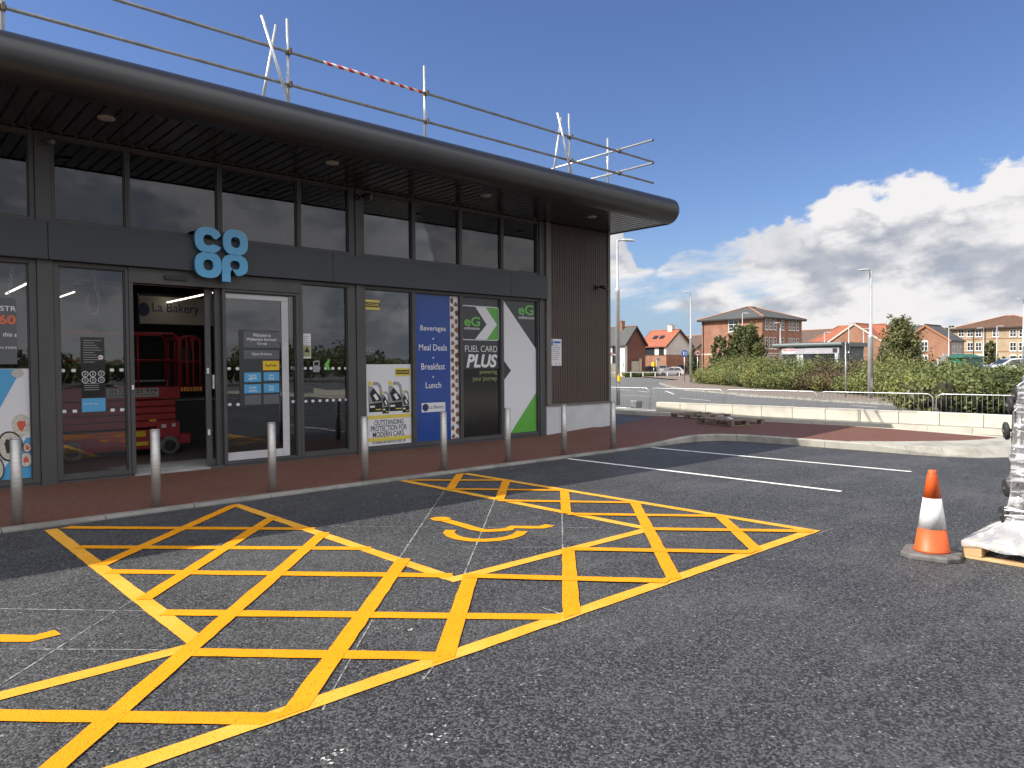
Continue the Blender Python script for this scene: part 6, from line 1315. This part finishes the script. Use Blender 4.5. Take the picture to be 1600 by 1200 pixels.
# hedge: many overlapping bushes along the path
base = [np.array(G(x, y, -.08)[:2]) for x, y in ((1083, 599), (1121, 602), (1165, 606), (1208, 608.6), (1262, 611), (1310, 615), (1364, 619.5), (1440, 625), (1510, 630.5), (1590, 636), (1680, 645))]
topy = [(1083, 560), (1110, 559), (1150, 562), (1200, 566), (1240, 560), (1262, 560), (1290, 566), (1330, 565), (1364, 568), (1400, 574), (1440, 577), (1480, 574), (1510, 575), (1550, 579), (1590, 573), (1680, 577)]
hd = thing('hedge', 'long dense mixed hedge of green, yellow and rusty bushes along the footpath', 'hedge', (float(base[5][0]), float(base[5][1]), -.08))
hp, hn, rp, rn, core = [], [], [], [], MB()
path = resample([tuple(p) for p in base], .85)
for i, p in enumerate(path):
    a = path[max(i - 1, 0)]; c = path[min(i + 1, len(path) - 1)]; d = (c - a).normalized(); nb = Vector((-d.y, d.x))
    if nb.dot(Vector((CW[0], CW[1]))) < 0: nb = -nb
    dd = depth((p.x, p.y, 0)); px = 800 + FPX * float(np.dot(np.array([p.x, p.y, 0]) - EYE, CR)) / dd
    ht = ZAT(px, float(np.interp(px, [t[0] for t in topy], [t[1] for t in topy])), dd + 1.6) + .08
    for row, (off, fr) in enumerate(((.75, .62), (1.7, .92), (2.8, 1.02), (4.2, 1.0))):
        h = ht * fr * random.uniform(.86, 1.08); w = random.uniform(.8, 1.15); ctr = np.array([p.x + nb.x * off + random.uniform(-.25, .25), p.y + nb.y * off + random.uniform(-.25, .25), -.08 + h * .52]); rad = (w, w, h * .54)
        rusty = any(abs(px - q) < wd for q, wd in ((1256, 15), (1437, 12), (1285, 6))) and row < 3
        n = int((640, 560, 380, 160)[row] * min(2.2, (50 / dd) ** 1.3))
        P_, N_ = blob_pts(ctr, rad, n, .6); (rp if rusty else hp).append(P_); (rn if rusty else hn).append(N_)
        if row:   # upright sprays poking out of the top
            k = 14; tips = np.stack([ctr[0] + RNG.normal(0, w * .45, k), ctr[1] + RNG.normal(0, w * .45, k), -.08 + h + RNG.uniform(-.15, .28, k)], 1); (rp if rusty else hp).append(tips); (rn if rusty else hn).append(np.tile([0, 0, 1.0], (k, 1)))
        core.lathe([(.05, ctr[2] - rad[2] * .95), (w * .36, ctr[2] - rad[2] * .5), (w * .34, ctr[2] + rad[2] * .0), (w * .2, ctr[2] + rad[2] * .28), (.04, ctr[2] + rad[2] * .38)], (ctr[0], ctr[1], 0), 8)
core.build('branches', 'hedge_core', hd)  # dark filler cores added inside the bushes to block views through
leaf_object('foliage', leaves(np.concatenate(hp), np.concatenate(hn), .070), 'hedge_leaf', hd); leaf_object('rusty_foliage', leaves(np.concatenate(rp), np.concatenate(rn), .066), 'rust_leaf', hd)
def tree(name, label, px, D, ytop, ybase, wpx, m='tree_leaf', dens=1.0, leaf=.11, spire=.0, seed=1, group=None, zb=-.2):
    rnd = random.Random(seed); x, y = AT(px, D); zt = ZAT(px, ytop, D); zl = ZAT(px, ybase, D); R_ = wpx / 2 / FPX * D; r = thing(name, label, 'tree', (x, y, zb), group)
    H = zt - zb; mb = MB(); mb.tube([(x, y, zb), (x + .05, y, zb + H * .3), (x - .03, y + .04, zb + H * .62), (x, y, zb + H * .92)], [.035 * H * .5 + .03, .03 * H * .45, .018 * H * .4, .012], 9)
    mb.build('trunk', 'bark', r); lm = MB(); P_, N_ = [], []
    zc0 = max(zl, zb + H * .12); nb_ = int(26 + 12 * dens)
    for k in range(nb_):
        u = (k + .5) / nb_; z = zc0 + (zt - zc0) * (u ** .95) * .93; a = k * 2.399 + rnd.uniform(-.4, .4)
        prof = (math.sqrt(1 - max(0, (u - .42) / .62) ** 2) * min(1, .72 + u)) * (1 - spire * u ** .8)
        ro = R_ * prof * rnd.uniform(.45, .82); c = np.array([x + ro * math.cos(a), y + ro * math.sin(a), z]); br = R_ * rnd.uniform(.22, .38) * (1 - .40 * u * (1 if spire else .3))
        q, nn = blob_pts(c, (br, br, br * rnd.uniform(.75, 1.2)), int(190 * dens), .85); P_.append(q); N_.append(nn)
        # sprays reaching up and out from each clump
        k2 = 30; dv = np.array([math.cos(a) * .6, math.sin(a) * .6, .8]); tt = RNG.random((k2, 1)); P_.append(c + dv * br * (0.7 + 1.1 * tt) + RNG.normal(0, br * .16, (k2, 3))); N_.append(np.tile(dv, (k2, 1)))
        lm.tube([(x, y, max(zb + H * .12, z - br * 1.3)), ((x + c[0]) / 2, (y + c[1]) / 2, z - br * .5), tuple(c)], [.03 * H * .2 + .01, .02, .008], 5, False)
    lm.build('limbs', 'bark', r); k2 = int(60 * dens); t_ = RNG.random(k2); P_.append(np.stack([x + RNG.normal(0, .10 * R_, k2), y + RNG.normal(0, .10 * R_, k2), zt - (zt - zc0) * .25 * t_], 1)); N_.append(np.tile([0, 0, 1.0], (k2, 1)))
    leaf_object('crown', leaves(np.concatenate(P_), np.concatenate(N_), leaf, .9), m, r); return r
tree('tree', 'round bushy dark green tree in front of the lit wall of the three storey block', 1165, 72, 509, 580, 62, 'tree_leaf', 1.6, .115, 0, 3)
tree('tree', 'smaller looser olive tree left of the round tree at the brick block', 1125, 72, 524, 580, 34, 'tree_leaf_olive', .7, .11, .3, 5)
tree('tree', 'large pointed olive tree growing out of the hedge right of the lamp post', 1406, 47, 499, 600, 108, 'tree_leaf_olive', 1.8, .085, .78, 8)
tree('tree', 'small upright tree in front of the buff brick flats', 1547, 92, 532, 580, 22, 'tree_leaf', .8, .15, .1, 11)
tree('tree', 'dark tree showing between the brick gable house and the buff brick flats', 1484, 140, 509, 560, 26, 'tree_leaf', .8, .22, .1, 13)
tree('tree', 'low dark tree behind the left end of the hedge beside the brick block', 1083, 92, 545, 585, 20, 'tree_leaf', .7, .16, .1, 17)
tree('shrub', 'dark shrub in front of the buff brick flats near the right edge', 1578, 90, 562, 584, 34, 'tree_leaf', .7, .15, 0, 19)
tree('shrub', 'low shrub left of the small tree at the buff brick flats', 1519, 88, 566, 582, 24, 'tree_leaf_olive', .6, .15, 0, 20)

# ------------------------------------------------------------------ far left: garden wall, fence, planting, cars
def face_x(px0, px1, D): a = AT(px0, D); b = AT(px1, D); return Vector((*a, 0)), Vector((*b, 0))
r = thing('garden_wall', 'pale stone garden wall with brick piers in front of the white house', 'wall', (*AT(985, 113), GZ))
def seg(px0, px1, y0, D, name, m, th=.3, zb=GZ):
    a, b = face_x(px0, px1, D); L = (b - a).length; z = ZAT((px0 + px1) / 2, y0, D); mb = MB(); mb.slab([(0, 0), (L, 0), (L, z - zb), (0, z - zb)], a + Vector((0, 0, zb)), (b - a).normalized(), (0, 0, 1), -th); return mb.build(name, m, r)
seg(973, 999.5, 564.5, 113, 'wall_panel', 'stone_pale'); seg(944, 969, 568, 113.3, 'wall_panel', 'stone_pale')
for px in (971, 981, 1001): seg(px - 1.7, px + 1.7, 560.5, 112.8, 'pier', 'stone_pale', .6); seg(px - 2.0, px + 2.0, 559.5, 112.7, 'pier_cap', 'kerb_concrete', .7, ZAT(px, 561, 112.7))
r = thing('gate_pier', 'pale stone gate pier standing alone left of the white car', 'pier', (*AT(1028.5, 118), GZ)); seg(1026.3, 1030.7, 561, 118, 'shaft', 'stone_pale', .6); seg(1025.8, 1031.2, 559, 117.9, 'cap', 'kerb_concrete', .75, ZAT(1028, 561, 118))
r = thing('garden_wall', 'low pale stone wall between the white car and the stone fronted house', 'wall', (*AT(1058, 131), GZ)); seg(1052, 1074, 566, 131, 'wall_panel', 'stone_pale'); seg(1056, 1059, 563, 130.8, 'pier', 'stone_pale', .5)
r = thing('rail_fence', 'low white post and rail fence along the far side of the road', 'fence', (*AT(1000, 108), -.1)); a, b = face_x(948, 1062, 108); L = (b - a).length; d = (b - a).normalized()
mb = MB(); mb.beam(a + Vector((0, 0, .55)), b + Vector((0, 0, .55)), .05, .09); mb.build('rail', 'upvc', r); mb = MB()
for k in range(int(L / 1.8) + 1): p = a + d * (1.8 * k); mb.box(p.x - .05, p.x + .05, p.y - .05, p.y + .05, -.15, .62)
each(mb, 'post', 'upvc', r)
r = thing('shrub_bed', 'low row of clipped green planting behind the white rail fence', 'plants', (*AT(1000, 110), -.1)); P_, N_ = [], []
for px in np.arange(976, 1025, 1.6): x, y = AT(px, 110); q, nn = blob_pts((x, y, .15), (.5, .5, .45 + .15 * math.sin(px)), 60, .6); P_.append(q); N_.append(nn)
leaf_object('foliage', leaves(np.concatenate(P_), np.concatenate(N_), .14), 'tree_leaf', r)
r = thing('grit_bin', 'small yellow box on a post behind the low planting', 'box', (*AT(1021.5, 111), -.1)); x, y = AT(1021.5, 111); mb = MB(); mb.box(x - .25, x + .25, y - .25, y + .25, ZAT(1021, 572.5, 111), ZAT(1021, 566, 111)); mb.build('box', 'tape_yellow', r, .03); mb = MB(); mb.tube([(x, y, -.15), (x, y, ZAT(1021, 572.5, 111))], .05, 6); mb.build('post', 'galvanised', r)

def car(label, px, D, paint, heading, zb=-.2, length=4.2, group=None):
    """hatchback: nose towards local +x"""
    x, y = AT(px, D); r = thing('parked_car', label, 'car', (x, y, zb), group, heading); L = length; k = L / 4.2
    side = [(-2.08, .32), (-2.1, .62), (-2.02, .92), (-1.9, 1.02), (-1.55, 1.40), (-1.25, 1.47), (-.2, 1.49), (.25, 1.40), (.95, 1.00), (1.55, .90), (1.95, .76), (2.08, .58), (2.08, .32), (1.75, .22), (-1.75, .22)]
    n = len(side); mb = MB(); W_ = [(-.86, .0), (-.80, 1)]
    vs = []
    for s_ in (-1, -.93, .93, 1):
        for u, w in side:
            tuck = (.20 * max(0, (w - .92) / .57)) if w > .92 else 0; ww = (.87 - tuck) * (s_ if abs(s_) < 1 else s_); shrink = 1 if abs(s_) < 1 else .965
            vs.append((u * k * shrink, ww if abs(s_) == 1 else ww, .22 + (w - .22) * (shrink if abs(s_) == 1 else 1) + (.0 if abs(s_) < 1 else .008)))
    fs = [(j * n + i, (j + 1) * n + i, (j + 1) * n + (i + 1) % n, j * n + (i + 1) % n) for j in range(3) for i in range(n)] + [tuple(range(n)), tuple(reversed(range(3 * n, 4 * n)))]
    mb.add(vs, fs); mb.build('body', paint, r, .03, local=True)
    mb = MB()
    for s_ in (-1, 1):
        for q in ([(-1.55, 1.0), (-1.32, 1.36), (-.55, 1.41), (-.55, .99)], [(-.48, .99), (-.48, 1.41), (.15, 1.36), (.78, 1.0)]):
            v = [(u * k, s_ * (.885 - .20 * max(0, (w - .92) / .57)), w) for u, w in q]; v2 = [(a, b_ - s_ * .03, c) for a, b_, c in v]; mb.add(v + v2, [(0, 1, 2, 3), (7, 6, 5, 4), (0, 4, 5, 1), (1, 5, 6, 2), (2, 6, 7, 3), (3, 7, 4, 0)])
    mb.build('side_window', 'pane_dark', r, local=True)
    mb = MB(); mb.add([(.93 * k, -.66, 1.03), (.93 * k, .66, 1.03), (.30 * k, .60, 1.405), (.30 * k, -.60, 1.405)], [(0, 1, 2, 3)]); mb.build('windscreen', 'pane_dark', r, local=True); mb = MB(); mb.add([(-1.93 * k, -.64, 1.03), (-1.93 * k, .64, 1.03), (-1.60 * k, .58, 1.37), (-1.60 * k, -.58, 1.37)], [(0, 1, 2, 3)]); mb.build('rear_window', 'pane_dark', r, local=True)
    for u in (-1.28, 1.30):
        for s_ in (-1, 1):
            mb = MB(); yy = s_ * .80; mb.lathe([(.18, -.09), (.31, -.10), (.325, -.06), (.325, .06), (.31, .10), (.18, .09)], (u * k, yy, .325), 20, 'y'); w = mb.build('wheel', 'rubber', r, local=True); mb = MB(); mb.lathe([(.19, -.103), (.05, -.108), (.05, .108), (.19, .103)], (u * k, yy, .325), 16, 'y'); mb.build('rim', 'galvanised_dull', w, local=True)
    for s_ in (-1, 1):
        mb = MB(); mb.box(1.90 * k, 2.06 * k, s_ * .62 - .18, s_ * .62 + .18, .62, .76); mb.build('headlight', 'lamp_lens', r, .02, local=True); mb = MB(); mb.box(-2.09 * k, -1.96 * k, s_ * .68 - .13, s_ * .68 + .13, .68, .94); mb.build('tail_light', 'sign_red', r, .02, local=True); mb = MB(); mb.box(.55 * k, .70 * k, s_ * .98 - .09, s_ * .98 + .09, .98, 1.1); mb.build('mirror', paint, r, .02, local=True)
    return r
hd_ = math.atan2(-CR[1], -CR[0])
car('white hatchback facing left on the far side of the road by the round blue sign', 1047, 118, 'car_white', hd_, -.2)
car('dark blue car parked behind the stone garden wall in front of the orange roofed cottage', 1010, 120, 'car_dark', hd_ + .5, 0, 4.3); car('silver grey car parked beside the lone stone gate pier', 1036, 123, 'car_silver', hd_ + 1.2, 0.1, 4.0)
car('dark estate car mostly hidden behind the white hatchback', 1054, 127, 'car_dark', hd_ + .2, .15, 4.5); car('white car roof just showing over the hedge at the right edge', 1575, 62, 'car_white', hd_, .45, 4.4)
car('dark red car behind the hedge beside the large tree', 1459, 60, 'car_dark', hd_ + .4, .1, 4.2)

# ------------------------------------------------------------------ what stands behind the camera, seen in the shop's glass
P_, N_ = [], []
for k in range(150):
    x = -70 + k * 1.15 + random.uniform(-1, 1); y = -62 + random.uniform(-6, 6); h = random.uniform(2.6, 4.2) * (1 + .3 * math.sin(k * .21)); rr = random.uniform(1.4, 2.4)
    q, nn = blob_pts((x, y, h * .55), (rr, rr, h * .5), 330, .6); P_.append(q); N_.append(nn)
tag(leaf_object('wood', leaves(np.concatenate(P_), np.concatenate(N_), .26), 'tree_leaf'), 'dark belt of trees far across the car park, seen only in the shop windows', 'wood', kind='stuff')
